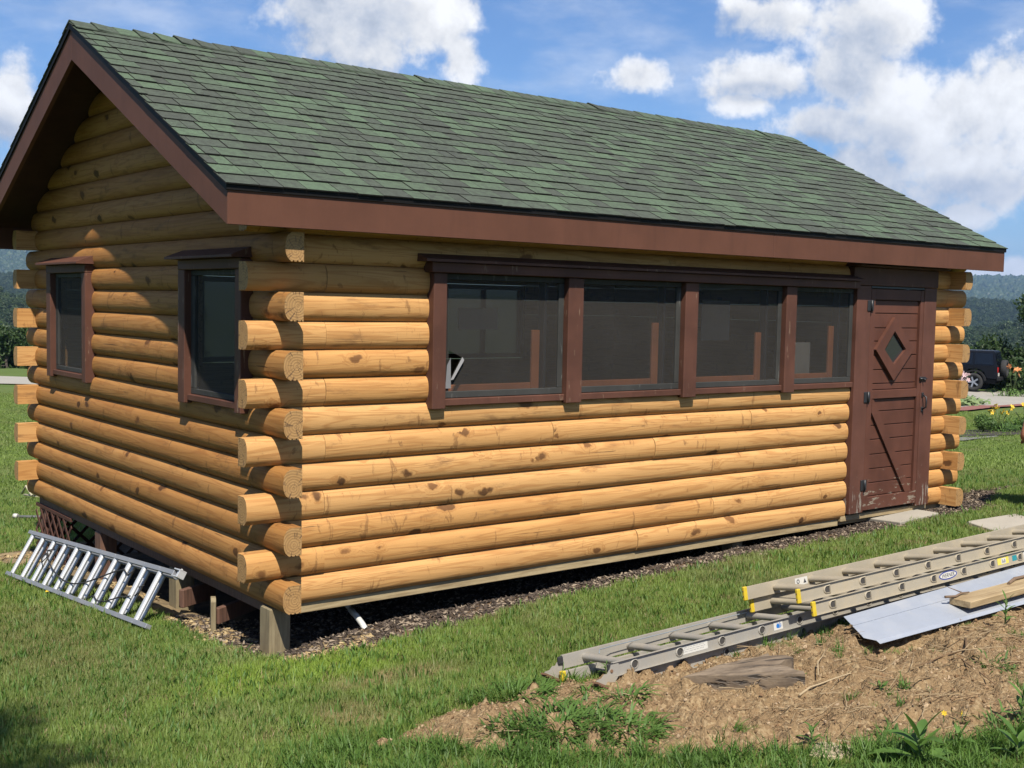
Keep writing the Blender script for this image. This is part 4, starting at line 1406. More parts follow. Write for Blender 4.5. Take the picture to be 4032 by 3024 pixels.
strip('brick_paving', [(24, 15.5), (30.21, 14.42), (31.56, 14.43), (33.37, 14.84), (36.02, 15.33), (38.6, 15.68)],
      [(24.5, 16.6), (31.4, 15.35), (33.6, 15.7), (35.35, 15.98), (37.19, 15.99), (39.34, 16.07)], M_BRICK, .055)
strip('flower_bed', [(16, 8.4), (20.27, 8.27), (21.17, 8.14), (22.22, 8.08), (23.23, 8.05), (27.5, 7.8)],
      [(17, 9.9), (22.26, 9.5), (23.27, 9.38), (24.47, 9.34), (25.63, 9.35), (29.5, 9.2)], M_BEDM, .03)
strip('gravel_path', [(13, 7.9), (19.02, 7.6), (19.85, 7.58), (20.74, 7.67), (21.95, 7.95)],
      [(14, 8.8), (20.3, 8.2), (21.0, 8.08), (21.6, 8.05), (22.0, 8.04)], M_GRAV, .022)
def slab(q, label, h=.05, rise=.028):
    cz = float(np.mean([gz(p[0], p[1]) for p in q]))
    c = np.mean(q, axis=0)
    t = thing('concrete_slab', label, 'paving slab', (float(c[0]), float(c[1]), cz), group='pale concrete slabs in the grass by the door')
    mb = MB()
    n = len(q)
    def lay(z, f):
        return [((p[0] - c[0]) * f, (p[1] - c[1]) * f, z + G(p[0], p[1]) - cz) for p in q]
    vs = lay(-h, 1) + lay(rise - .006, 1) + lay(rise, .985)
    fs = [[i, (i + 1) % n, n + (i + 1) % n, n + i] for i in range(n)] + [[n + i, n + (i + 1) % n, 2 * n + (i + 1) % n, 2 * n + i] for i in range(n)]
    fs += [[2 * n + i for i in range(n)]]
    mb.add(vs, fs)
    mb.build('slab', M_CONC, t)
slab([(5.68, -.31), (6.32, -.27), (6.43, .06), (5.76, .135)], 'square concrete slab lying against the foot of the brown door')
slab([(5.95, -1.09), (6.60, -1.16), (6.68, -.78), (6.085, -.68)], 'square concrete slab in the grass out from the brown door')
st = MB()
for (cx_, cy_, sx_, sy_, sd_) in ((0.80, -3.27, .13, .085, 1),):
    r = np.random.default_rng(sd_)
    n = 11
    ring = [(math.cos(2 * math.pi * i / n) * r.uniform(.8, 1.15) * sx_, math.sin(2 * math.pi * i / n) * r.uniform(.8, 1.15) * sy_) for i in range(n)]
    z = float(dirtz(np.array([cx_]), np.array([cy_]))[0]) + .012
    vs = [(cx_ + p[0], cy_ + p[1], z - .05) for p in ring] + [(cx_ + p[0], cy_ + p[1], z) for p in ring] + [(cx_ + p[0] * .88, cy_ + p[1] * .88, z + .01) for p in ring]
    st.add(vs, [[i, (i + 1) % n, n + (i + 1) % n, n + i] for i in range(n)] + [[n + i, n + (i + 1) % n, 2 * n + (i + 1) % n, 2 * n + i] for i in range(n)] + [[2 * n + i for i in range(n)]])
M_STONE = mat_simple('pale_flat_stone', (0.46, 0.37, 0.25), .9, var=.2, scale=14, bmp=.4)
tag(st.build('flat_stone', M_STONE), 'flat pale stone half buried where soil meets grass', 'stone')

# ------------------------------------------------------------------ ladders
M_ALU = mat_metal('weathered_aluminium', (0.33, 0.31, 0.27), .50, .2, metal=.45, dirt=.6, dirtcol=(0.20, 0.165, 0.115))
M_ALU2 = mat_metal('tan_dulled_aluminium', (0.36, 0.315, 0.235), .50, .2, metal=.35, dirt=.6, dirtcol=(0.27, 0.225, 0.155))
M_ALU3 = mat_metal('bright_aluminium', (0.52, 0.53, 0.54), .45, .2, metal=.55, dirt=.15, dirtcol=(0.42, 0.40, 0.36))
M_ALU4 = mat_metal('dull_rail_aluminium', (0.24, 0.25, 0.27), .5, .2, metal=.5, dirt=.2, dirtcol=(0.2, 0.19, 0.17))
M_HOLE_SHADE = mat_simple('rung_hole_shade', (0.05, 0.045, 0.04), .9)  # dark colour painting the shade inside the hollow rung ends
M_YEL = mat_simple('yellow_plastic', (0.72, 0.52, 0.025), .5, var=.25, scale=30)
M_RUST = mat_simple('rusty_tread', (0.20, 0.105, 0.055), .85, var=.4, scale=40, bmp=.4)
M_RUBBER = mat_simple('black_rubber', (0.02, 0.02, 0.022), .8)
M_WHITE = mat_simple('white_sticker', (0.70, 0.68, 0.62), .55, var=.12, scale=20)
M_SBLUE = mat_simple('blue_print', (0.02, 0.18, 0.55), .5, var=.1)
M_NAVY = mat_simple('navy_print', (0.035, 0.05, 0.26), .5, var=.1)
M_INK = mat_simple('dark_ink', (0.05, 0.055, 0.07), .6)
M_GINK = mat_simple('faded_grey_ink', (0.42, 0.42, 0.40), .6)
M_TEAL = mat_simple('teal_sticker', (0.02, 0.27, 0.30), .5, var=.1)
M_YST = mat_simple('yellow_sticker', (0.78, 0.66, 0.10), .5, var=.1)
def dprof(w, h, n=8):
    """D outline: flat front (toward +x), round at -x; in (x, z)"""
    pts = [(w * .5, -h / 2), (w * .5, h / 2)]
    for i in range(1, n):
        a = math.pi / 2 + math.pi * i / n
        pts.append((math.cos(a) * w * .5 + 0.0, math.sin(a) * h / 2))
    return pts
def rail(par, x0, x1, y, outs, z, web, fl, mat):
    """channel along x: web in the plane y, flanges to outs (+1/-1)"""
    mb = MB()
    h = web / 2
    t = .0028
    mb.box((x0, y - t / 2, z - h), (x1, y + t / 2, z + h), .0006)
    for s in (-1, 1):
        mb.box((x0, y + outs * t / 2, z + s * h - (t if s > 0 else 0)), (x1, y + outs * fl, z + s * h + (0 if s > 0 else t)), .0006)
    return mb.build('rail', mat, par)
def rung(par, x, ya, yb, z, w, h, mat, kind):
    mb = MB()
    if kind == 'D':
        P_ = dprof(w, h)
    else:
        P_ = [(math.cos(2 * math.pi * i / 12) * w / 2, math.sin(2 * math.pi * i / 12) * h / 2) for i in range(12)]
    n = len(P_)
    def ring(y, f=1.0):
        return [(x + p[0] * f, y, z + p[1] * f) for p in P_]
    A, B = ring(ya), ring(yb)
    mb.add(A + B, [[i, (i + 1) % n, n + (i + 1) % n, n + i] for i in range(n)], 0, kind != 'D')
    for y, s in ((ya - .0012, -1), (yb + .0012, 1)):
        # swaged collar on the outside of the rail and a flat dark disc painted as the shade inside it
        q0, q1, q2, q3 = ring(y, 1.35), ring(y + s * .004, 1.28), ring(y + s * .006, 1.04), ring(y + s * .0003, 1.0)
        mb.add(q0 + q1 + q2 + q3, [[k * n + i, k * n + (i + 1) % n, (k + 1) * n + (i + 1) % n, (k + 1) * n + i] for k in range(3) for i in range(n)], 0)
        mb.add(ring(y + s * .0006, 1.02), [list(range(n))], 1)
    return mb.build('rung', [mat, M_HOLE_SHADE], par)
def endcap(par, x, y, outs, z, web, fl):
    mb = MB()
    mb.box((x - .006, min(y, y + outs * fl) - .002, z - web / 2 - .003), (x + .022, max(y, y + outs * fl) + .002, z + web / 2 + .003), .004)
    for k in (-1, 1):
        mb.tube([(x - .0075, y + outs * fl * .5, z + k * web * .2), (x - .004, y + outs * fl * .5, z + k * web * .2)], .004, 8, 1)
    return mb.build('end_cap', [M_YEL, M_RUST], par)
def section(par, x0, x1, y0, y1, z, web, fl, mat, rx0, pitch, rkind, rw, rh, caps):
    if fl > 0:
        rail(par, x0, x1, y0, -1, z, web, fl, mat)
        rail(par, x0, x1, y1, 1, z, web, fl, mat)
    x = rx0
    while x < x1 - .06:
        rung(par, x, y0 - .001, y1 + .001, z, rw, rh, mat, rkind)
        x += pitch
    if caps:
        endcap(par, x0, y0, -1, z, web, fl)
        endcap(par, x0, y1, 1, z, web, fl)
def ladder_root(name, label, o, u, w, group=None):
    u = Vector(u).normalized()
    w = Vector(w)
    w = (w - u * w.dot(u)).normalized()
    t = thing(name, label, 'ladder', group=group)
    t.matrix_world = frame(u, w, u.cross(w), o)
    return t
def text_mesh(s, size, mat):
    cu = bpy.data.curves.new('lettering', 'FONT')
    cu.body = s
    cu.size = size
    cu.align_x = 'CENTER'
    cu.align_y = 'CENTER'
    cu.extrude = .0002
    o = bpy.data.objects.new('lettering', cu)
    COL.objects.link(o)
    dg = bpy.context.evaluated_depsgraph_get()
    me = bpy.data.meshes.new_from_object(o.evaluated_get(dg))
    bpy.data.objects.remove(o)
    me.materials.clear()
    me.materials.append(mat)
    xs_ = [v.co.x for v in me.vertices]
    ys_ = [v.co.y for v in me.vertices]
    me.transform(Matrix.Translation((-(min(xs_) + max(xs_)) / 2, -(min(ys_) + max(ys_)) / 2, 0)))
    return me
def sticker(par, x, z, w, h, y, mat, out=-1, shape='rect', inner=None):
    """flat label on a rail face (plane y), facing out"""
    mb = MB()
    if shape == 'oval':
        n = 28
        for (f, m_, d) in ((1.0, 0, .0004), (.93, 1, .0010), (.66, 0, .0016)):
            mb.add([(x + math.cos(2 * math.pi * i / n) * w / 2 * (f if f == 1 else 1 - (1 - f) * .42), y + out * d, z + math.sin(2 * math.pi * i / n) * h / 2 * f) for i in range(n)], [list(range(n))], m_)
        return mb.build('label', [mat, M_NAVY], par)
    mb.add([(x - w / 2, y + out * .0005, z - h / 2), (x + w / 2, y + out * .0005, z - h / 2), (x + w / 2, y + out * .0005, z + h / 2), (x - w / 2, y + out * .0005, z + h / 2)], [[0, 1, 2, 3]])
    return mb.build('label', mat, par)
def letters(par, s, x, z, size, y, mat, shear=0.0, bold=False):
    me = text_mesh(s, size, mat)
    me.transform(Matrix(((1, shear, 0, 0), (0, 1, 0, 0), (0, 0, 1, 0), (0, 0, 0, 1))))
    o = link('lettering', me, par, Matrix(((1, 0, 0, x), (0, 0, -1, y), (0, 1, 0, z), (0, 0, 0, 1))))
    return o
# lower, older extension ladder: base section on top with swivel feet
LA = ladder_root('extension_ladder', 'older grey extension ladder with rusty swivel feet lying lowest on the soil edge', (0.800, -2.012, 0.038), (1, -.022, .03), (0.02, .985, -.16))
W1 = .40
section(LA, 0.0, 3.7, .025, W1 - .025 + .025, 0, .068, .016, M_ALU, .145, .306, 'O', .042, .038, False)
section(LA, -.03, 3.66, .055, W1 - .03, -.072, .062, .022, M_ALU, .20, .306, 'O', .034, .032, True)
for y, s in ((.025, -1), (W1, 1)):
    f = MB()
    yy = y + s * .012
    f.prism([(.035, .026), (.034, -.028), (-.026, -.080), (-.040, -.078), (-.112, -.036), (-.106, -.028), (-.078, -.026), (-.058, -.010), (-.040, -.012), (-.024, .006), (-.014, .026)], 1, yy - .003, yy + .003)
    ft = f.build('foot', M_ALU, LA)
    tr = MB()
    tr.prism([(-.030, -.080), (-.117, -.032), (-.122, -.040), (-.034, -.089)], 1, yy - .022, yy + .022)
    for k in range(7):
        cx_ = -.036 - k * .0125
        cz_ = -.0862 + k * .0068
        tr.box((cx_ - .003, yy - .022, cz_ - .007), (cx_ + .003, yy + .022, cz_), .0005)
    tr.build('tread', M_RUST, ft)
    bo = MB()
    bo.tube([(-.015, yy - .008, -.002), (-.015, yy + .008, -.002)], .008, 10)
    bo.build('bolt', M_RUST, ft)
    sp = MB()
    sp.box((-.028, y - .008 + s * .004, -.008), (.004, y + .008 + s * .004, .030), .004)
    sp.build('rubber_stop', M_RUBBER, ft)
FY = .025 - .0018
l_ = sticker(LA, .56, .0, .185, .040, FY, M_WHITE)
for k in range(3):
    lt = MB()
    x_ = .485
    r = random.Random(k)
    while x_ < .63:
        ww = r.uniform(.006, .022)
        lt.add([(x_, FY - .0009, .010 - k * .010), (x_ + ww, FY - .0009, .010 - k * .010), (x_ + ww, FY - .0009, .0135 - k * .010), (x_, FY - .0009, .0135 - k * .010)], [[0, 1, 2, 3]])
        x_ += ww + r.uniform(.003, .008)
    lt.build('faded_print', M_GINK, l_)
l_ = sticker(LA, 1.195, .0, .072, .044, FY, M_WHITE)
hn = MB()       # blue open-hand pictogram
hx, hz = 1.195, -.001
hn.add([(hx + a, FY - .0010, hz + c_) for a, c_ in ((-.014, -.010), (.006, -.013), (.010, .004), (-.004, .012), (-.016, .004))], [[0, 1, 2, 3, 4]])
for (a0, c0, a1, c1, w_) in ((.006, -.010, .022, -.008, .004), (.008, -.004, .026, .000, .004), (.008, .002, .024, .008, .004), (.003, .008, .016, .016, .004), (-.010, .006, -.006, .017, .004)):
    d = Vector((a1 - a0, c1 - c0)).normalized()
    nx, nz = -d.y * w_ / 2, d.x * w_ / 2
    hn.add([(hx + a0 + nx, FY - .0010, hz + c0 + nz), (hx + a1 + nx, FY - .0010, hz + c1 + nz), (hx + a1 - nx, FY - .0010, hz + c1 - nz), (hx + a0 - nx, FY - .0010, hz + c0 - nz)], [[0, 1, 2, 3]])
hn.build('hand_pictogram', M_SBLUE, l_)
rp = MB()
rp.tube([(.16, .30, .022), (.19, .33, .034), (.30, .355, .030), (.7, .365, .026), (1.2, .372, .026), (1.8, .37, .024)], .0026, 6)
tag(rp.build('rope', mat_simple('blue_white_rope', (0.24, 0.28, 0.31), .8, var=.5, scale=160), LA), 'thin pale blue rope along the far rail')
# upper, newer ladder with yellow caps
LB = ladder_root('extension_ladder', 'tan aluminium extension ladder with yellow end caps and blue oval label', (2.118, -2.137, 0.168), (1, -.030, .029), (0.06, .97, -.17))
W2 = .43
section(LB, 0.0, 3.66, 0.0, W2, 0, .074, .015, M_ALU2, .170, .3085, 'D', .044, .036, True)
section(LB, -.075, 3.58, .030, W2 - .030, .079, .072, .015, M_ALU2, .175, .3085, 'D', .044, .036, True)
FB = -.0018
l_ = sticker(LB, 1.245, -.001, .190, .056, FB, M_WHITE, shape='oval')
letters(l_, 'WERNER', 1.245, -.001, .032, FB - .0022, M_INK, .18)
for (x_, w_, m_) in ((1.835, .125, M_YST),):
    l_ = sticker(LB, x_, 0, w_, .042, FB, m_)
    pr_ = MB()
    pr_.add([(x_ - .020, FB - .0009, -.017), (x_ + .030, FB - .0009, -.017), (x_ + .030, FB - .0009, .017), (x_ - .020, FB - .0009, .017)], [[0, 1, 2, 3]], 0)
    for k in range(5):
        pr_.add([(x_ - .012 + k * .008, FB - .0013, -.012), (x_ - .008 + k * .008, FB - .0013, -.012), (x_ - .008 + k * .008, FB - .0013, .012 - (k % 3) * .006), (x_ - .012 + k * .008, FB - .0013, .012 - (k % 3) * .006)], [[0, 1, 2, 3]], 1)
    pr_.build('warning_print', [M_WHITE, M_INK], l_)
sticker(LB, 1.965, 0, .050, .034, FB, M_TEAL)
sticker(LB, 2.115, 0, .09, .044, FB, M_WHITE)
l_ = sticker(LB, .40, .079, .110, .044, W2 - .030 - .0018, M_WHITE)
pr_ = MB()
yk = W2 - .030 - .0018 - .0010
for (cx_, cz_, rr) in ((.372, .080, .013),):
    n = 14
    o_ = [(cx_ + math.cos(6.283 * i / n) * rr, yk, cz_ + math.sin(6.283 * i / n) * rr) for i in range(n)]
    i_ = [(cx_ + math.cos(6.283 * i / n) * rr * .6, yk, cz_ + math.sin(6.283 * i / n) * rr * .6) for i in range(n)]
    pr_.add(o_ + i_, [[i, (i + 1) % n, n + (i + 1) % n, n + i] for i in range(n)])
pr_.add([(.418, yk, .066), (.444, yk, .066), (.431, yk, .092)], [[0, 1, 2]])
pr_.build('pictogram', M_INK, l_)

# bright ladder leaning at the gable end
B0, B1, T1 = Vector((-.448, 3.63, -.462)), Vector((-.353, .89, -.272)), Vector((-.175, .86, .022))
LC = ladder_root('extension_ladder', 'bright aluminium ladder on its side leaning against the gable end', B0, B1 - B0, T1 - B1)
LEN, WID = (B1 - B0).length, .372
section(LC, 0, LEN, .01, WID, .030, .034, .0, M_ALU3, .09, .245, 'O', .050, .030, False)
section(LC, -.12, LEN - .12, .03, WID - .02, -.045, .034, .0, M_ALU3, .235, .245, 'O', .050, .030, False)
for y in (.01, WID):
    f = MB()
    f.box((-.0, y - .018 if y > .1 else y - .012, .012), (LEN, y + .012 if y > .1 else y + .018, .049), .002)
    f.build('rail', M_ALU4, LC)
    f = MB()
    f.box((-.12, y - .028, -.062), (LEN - .13, y + .016, -.026), .002)
    f.build('rail', M_ALU4, LC)
pb = MB()
for (a, c_) in ((-.022, .0), (.022, .0)):
    pb.box((LEN + .0, WID + a - .004, .005), (LEN + .085, WID + a + .004, .055), .001)
pb.box((LEN + .077, WID - .022, .005), (LEN + .085, WID + .022, .055), .001)
pb.box((LEN + .030, WID - .016, .020), (LEN + .060, WID + .016, .040), .002)
pb.tube([(LEN + .055, WID - .034, .03), (LEN + .055, WID + .034, .03)], .006, 8)
pb.build('pulley_bracket', M_ALU3, LC)
rp = MB()
pts = []
for i in range(26):
    t = i / 25
    pts.append((.62 + t * 1.35, .245 - .16 * math.sin(math.pi * t) + .03 * t, .055 + .006 * math.sin(9 * t)))
rp.tube(pts, .0055, 6)
rp.tube([(.60, .25, .05), (.57, .21, .055), (.63, .17, .055), (.66, .23, .05), (.60, .27, .05), (.64, .30, .02)], .0055, 6)
rp.tube([(1.97, .27, .055), (2.05, .30, .05), (2.15, .27, .05), (2.17, .31, .04)], .0055, 6)
rp.tube([(1.75, .05, .052), (1.82, .075, .055), (1.90, .05, .055), (2.02, .065, .05), (2.2, .12, .055), (2.34, .15, .05)], .005, 6)
rp.tube([(2.40, .16, .05), (2.44, .20, .052), (2.40, .22, .052), (2.45, .24, .05)], .005, 6)
tag(rp.build('rope', M_RUBBER, LC), 'black rope drooping across the rungs')

# ------------------------------------------------------------------ sheet, board, rotten timber
M_GALV = mat_metal('galvanised_sheet', (0.40, 0.43, 0.48), .42, .18, metal=.55, dirt=.14, dirtcol=(0.42, 0.36, 0.27))
sh = MB()
def prof_at(t):
    x = 2.285 + t * 3.6
    A = Vector((x, -2.222 - .006 * t, .122 + .105 * t))
    Bv = Vector((x - .075 * (1 - t), -2.405 - .20 * t, .062 + .105 * t))
    D_ = Bv + Vector((.05, -.045, -.012))
    E_ = D_ + Vector((.012, -.014, -.016))
    m1 = A.lerp(Bv, .40)
    m2 = A.lerp(Bv, .46)
    up = Vector((0, -.3, .9)) * .005
    return [A, m1, m1 + up, m2 + up, m2, Bv, D_, E_]
n = 28
rows = [prof_at(i / n) for i in range(n + 1)]
k = len(rows[0])
vs = [p for r_ in rows for p in r_]
dn = Vector((0, -.25, -.9)) * .0012
vs += [p + dn for r_ in rows for p in r_]
N0 = (n + 1) * k
fs = [[i * k + j, i * k + j + 1, (i + 1) * k + j + 1, (i + 1) * k + j] for i in range(n) for j in range(k - 1)]
fs += [[N0 + q for q in f[::-1]] for f in fs]
fs += [[j, N0 + j, N0 + j + 1, j + 1] for j in range(k - 1)]
sh.add(vs, fs)
tag(sh.build('metal_sheet', M_GALV), 'long folded galvanised metal sheet leaning against the yellow capped ladder', 'metal sheet')
M_BOARD = mat_wood('tan_board', (0.46, 0.345, 0.19), (0.30, 0.205, 0.10), 0, gs=40)
bd = thing('wooden_board', 'short thick tan plank lying on the galvanised sheet', 'plank')
u = Vector((1, -.045, .028)).normalized()
w = Vector((.045, 1, -.03)).normalized()
bd.matrix_world = frame(u, (w - u * w.dot(u)).normalized(), u.cross(w).normalized(), (3.067, -2.505, .112))
MB().box((0, 0, 0), (1.9, .140, .040), .004).build('plank', M_BOARD, bd)
M_ROT = mat_wood('grey_rotten_wood', (0.235, 0.175, 0.115), (0.10, 0.072, 0.048), 0, gs=34, crack=.95)
tb = thing('rotten_timber', 'weathered grey chunk of split timber lying on the dug soil', 'timber')
u = Vector((.80, -.60, .055)).normalized()
w = Vector((.60, .80, 0))
zt = float(dirtz(np.array([1.25]), np.array([-2.45]))[0])
tb.matrix_world = frame(u, (w - u * w.dot(u)).normalized(), u.cross(w).normalized(), (0.985, -2.275, zt - .015))
r = np.random.default_rng(4)
nx_, ny_ = 26, 15
vs, fs = [], []
def timb(a, c_):
    L_ = .50 + .05 * math.sin(c_ * 5)
    hw = .018 + .150 * a ** .8
    x_ = a * L_ + (.16 * (1 - a) * (c_ * .5) if c_ > 0 else 0)
    y_ = .04 + c_ * hw * (.9 if c_ > 0 else 1.0)
    groove = .016 * (vn(np.array(a * 3.0), np.array(c_ * 9.0 + 30)) - .5) + .010 * (vn(np.array(a * 6.0), np.array(c_ * 23.0)) - .5)
    z_ = .022 + .070 * a ** .5 * (1 - .25 * abs(c_) ** 3) + float(groove)
    return x_, y_, z_
for i in range(nx_):
    for j in range(ny_):
        vs.append(timb(i / (nx_ - 1), -1 + 2 * j / (ny_ - 1)))
nn = len(vs)
for i in range(nx_):
    for j in range(ny_):
        x_, y_, z_ = vs[i * ny_ + j]
        vs.append((x_, y_, -.05))
for i in range(nx_ - 1):
    for j in range(ny_ - 1):
        a = i * ny_ + j
        fs.append([a, a + ny_, a + ny_ + 1, a + 1])
        fs.append([nn + a, nn + a + 1, nn + a + ny_ + 1, nn + a + ny_])
bnd = [(i * ny_, (i + 1) * ny_) for i in range(nx_ - 1)] + [((i + 1) * ny_ + ny_ - 1, i * ny_ + ny_ - 1) for i in range(nx_ - 1)]
bnd += [(j + 1, j) for j in range(ny_ - 1)] + [((nx_ - 1) * ny_ + j, (nx_ - 1) * ny_ + j + 1) for j in range(ny_ - 1)]
fs += [[a, c_, nn + c_, nn + a] for a, c_ in bnd]
MB().add(vs, fs).build('timber', M_ROT, tb)
# larger sticks, one by one
def stick(pts, r0, label, lift=.012, mat=M_STALK):
    q = []
    for (x, y) in pts:
        z = max(float(dirtz(np.array([x]), np.array([y]))[0]), G(x, y) if bed(np.array([x]), np.array([y]))[0] < 0 else -9)
        q.append((x, y, z + lift + random.uniform(0, .006)))
    rr = [r0 * (1 - .55 * i / (len(q) - 1)) for i in range(len(q))]
    mb = MB()
    mb.tube(q, rr, 6)
    return tag(mb.build('stick', mat), label, 'stick', 'dry sticks on the dug soil')
stick([(1.23, -2.76), (1.32, -2.75), (1.41, -2.73), (1.52, -2.735), (1.62, -2.74), (1.70, -2.77)], .0055, 'long pale bent stick starting beside the end of the rotten timber')
stick([(1.91, -2.79), (1.80, -2.80), (1.72, -2.76)], .004, 'short straw coloured stick just beyond the long bent one')
stick([(2.45, -2.84), (2.36, -2.90), (2.25, -2.89), (2.15, -2.88), (2.03, -2.90), (1.95, -2.88)], .006, 'forked pale stick with a crooked tip below the tan plank')
stick([(2.13, -2.96), (2.10, -3.02), (2.06, -3.08), (2.03, -3.17), (1.93, -3.30)], .0055, 'dark ended stick slanting down across the soil at the right')
stick([(1.50, -3.25), (1.58, -3.28), (1.66, -3.28), (1.74, -3.31), (1.78, -3.33)], .003, 'thin curved twig in front of the slanting dark stick')
stick([(1.51, -2.65), (1.57, -2.60), (1.64, -2.57), (1.77, -2.50)], .0035, 'upturned twig leaning behind the rotten timber', .03)
M_STALKD = mat_simple('brown_twig', (0.20, 0.13, 0.08), .9)
tw = MB()
tw.tube([(3.02, -2.37, .158), (3.08, -2.40, .160), (3.16, -2.385, .163), (3.22, -2.40, .165)], [.008, .007, .006, .004], 6)
tw.tube([(3.18, -2.385, .163), (3.14, -2.365, .180), (3.09, -2.345, .200)], [.004, .003, .002], 5)
tag(tw.build('stick', M_STALKD), 'brown twig with an upright shoot lying on the metal sheet by the plank', 'stick', 'dry sticks on the dug soil')
tw = MB()
tw.tube([(3.60, -2.43, .172), (3.72, -2.40, .178), (3.85, -2.41, .182), (3.98, -2.37, .190)], [.010, .011, .008, .005], 6)
tag(tw.build('stick', M_STALKD), 'knobbly brown stick lying on top of the tan plank', 'stick', 'dry sticks on the dug soil')
# stakes and scraps under the gable end
def stake(x, y, w, d, h, lab, rot=0.0, mat=M_POST, nm='wooden_stake', cat='stake', lean=0):
    t = thing(nm, lab, cat, (x, y, G(x, y)), (0, lean, rot))
    mb = MB()
    mb.prism([(-w / 2, -.15), (w / 2, -.15), (w / 2, h - .02), (w / 4, h), (-w / 4, h), (-w / 2, h - .02)], 1, -d / 2, d / 2)
    mb.build('stake', mat, t)
stake(-.02, .74, .10, .030, .19, 'short pale rounded stake standing under the gable end near the corner post', 1.2)
for (lo, hi, x, y, z, rz, lab) in (((-.25, -.02, -.05), (.25, .02, .05), .22, .86, -.20, .5, 'brown offcut board on edge under the cabin beside the short stake'),
                                   ((-.16, -.02, -.06), (.16, .02, .06), .13, 1.33, -.20, .45, 'red brown block under the cabin behind the bright ladder')):
    t = thing('offcut_board', lab, 'board', (x, y, z), (0, 0, rz))
    MB().box(lo, hi, .004).build('board', M_BRNPOST, t)
pp = MB()
pp.tube([(.66, .44, -.075), (.665, .30, -.125), (.66, .20, -.150)], .014, 10)
pp.tube([(.661, .235, -.142), (.655, .15, -.165), (.645, .06, -.195), (.640, .0, -.225)], .019, 10)
tag(pp.build('drain_pipe', mat_simple('white_plastic_pipe', (0.72, 0.72, 0.68), .45)), 'white plastic drain pipe running from under the cabin into the mulch', 'pipe')
hs = MB()
hp = [(.62, 7.35), (.72, 7.2), (.86, 7.0), (1.05, 6.75), (1.4, 6.4)]
hs.tube([(x, y, G(x, y) + .03) for x, y in hp], .016, 8)
hs.tube([(.590, 7.39, G(.6, 7.4) + .040), (.62, 7.35, G(.6, 7.4) + .038)], .026, 10, 1)
tag(hs.build('grey_pipe', [mat_simple('grey_plastic', (0.16, 0.16, 0.16), .6), M_WHITE]), 'thin grey pipe with a pale rounded end in the grass behind the cabin', 'pipe')
tl_ = MB()
x0, y0 = 1.16, 9.15
z0 = G(x0, y0)
tl_.tube([(x0, y0, z0 + .05), (x0 + .02, y0 - .1, z0 + .16), (x0 + .06, y0 - .2, z0 + .05), (x0 + .12, y0 - .28, z0 + .12), (x0 + .16, y0 - .34, z0 + .04), (x0 + .02, y0 - .02, z0 + .04)], .014, 6)
tag(tl_.build('wire_frame', mat_simple('pale_bent_wire', (0.52, 0.47, 0.33), .6)), 'small bent pale wire frame in the grass behind the back corner', 'wire frame')

# ------------------------------------------------------------------ weeds and garden plants
M_WEED = leafmat('weed_leaf', (0.070, 0.150, 0.028), (0.150, 0.270, 0.055), .30, 9.0)
M_STEM = mat_simple('weed_stem', (0.12, 0.17, 0.05), .7)
M_CRAB = leafmat('crabgrass_leaf', (0.060, 0.130, 0.026), (0.150, 0.265, 0.055), .32, 9.0)
def lance(L, w, droop, name='leaf', mat=M_WEED, fold=.25, n=6):
    """long pointed leaf along +x from the origin, drooping"""
    vs, fs = [], []
    for i in range(n + 1):
        t = i / n
        x_, z_ = L * (t - .12 * droop * t * t), L * (.25 * t - droop * t * t * .55)
        hw = w / 2 * (math.sin(math.pi * min(1, t * .92 + .06)) ** .8)
        if i == n:
            hw = .0004
        vs += [(x_, -hw, z_ + fold * hw), (x_, 0, z_), (x_, hw, z_ + fold * hw)]
    for i in range(n):
        for j in range(2):
            a = i * 3 + j
            fs.append([a, a + 3, a + 4, a + 1])
    mb = MB()
    mb.add(vs, fs, 0, True)
    return mb.mesh(name, mat)
LEAFM = {k: lance(1, .20 + .03 * k, .25 + .22 * k) for k in range(4)}
def weed(x, y, h, nleaf, L, label, seed, name='broadleaf_weed', cat='weed', tiltmin=.2, group=None):
    r = random.Random(seed)
    z = float(max(dirtz(np.array([x]), np.array([y]))[0], G(x, y) if bed(np.array([x]), np.array([y]))[0] < 0 else -9))
    t = thing(name, label, cat, (x, y, z), group=group)
    mb = MB()
    mb.tube([(0, 0, -.02), (.004, .003, h * .5), (.0, .002, h)], [.0045, .004, .002], 6)
    mb.build('stem', M_STEM, t)
    for i in range(nleaf):
        f = (i + .5) / nleaf
        a = i * 2.4 + r.uniform(-.3, .3)
        up = tiltmin + .9 * f
        l_ = L * r.uniform(.75, 1.1) * (1.05 - .35 * f)
        mw = Matrix.Translation((0, 0, h * (.1 + .9 * f))) @ Euler((r.uniform(-.2, .2), -up * .8, a)).to_matrix().to_4x4() @ Matrix.Scale(l_, 4)
        link('leaf', LEAFM[r.randrange(4)], t, mw)
    return t
weed(.885, -3.585, .13, 11, .20, 'biggest broad leaved weed at the foot of the picture, leaves fanned upward', 1)
weed(1.20, -3.80, .12, 8, .15, 'upright broad leaved weed near the bottom right corner', 2)
weed(1.18, -3.58, .06, 6, .10, 'small weed just right of the biggest broad leaved one', 3)
weed(1.57, -3.62, .16, 9, .13, 'tall thin weed in the grass at the right hand edge', 4)
weed(1.53, -2.975, .02, 6, .07, 'pale green seedling standing alone on the soil right of the rotten timber', 5, 'seedling', 'seedling')
weed(1.64, -3.03, .03, 8, .055, 'bushy little seedling beside the pale green one', 6, 'seedling', 'seedling')
weed(1.72, -3.10, .01, 4, .035, 'tiny rounded seedling, farthest right of the three on the bare soil', 7, 'seedling', 'seedling')
weed(1.36, -2.65, .02, 5, .06, 'seedling poking out under the end of the rotten timber', 8, 'seedling', 'seedling')
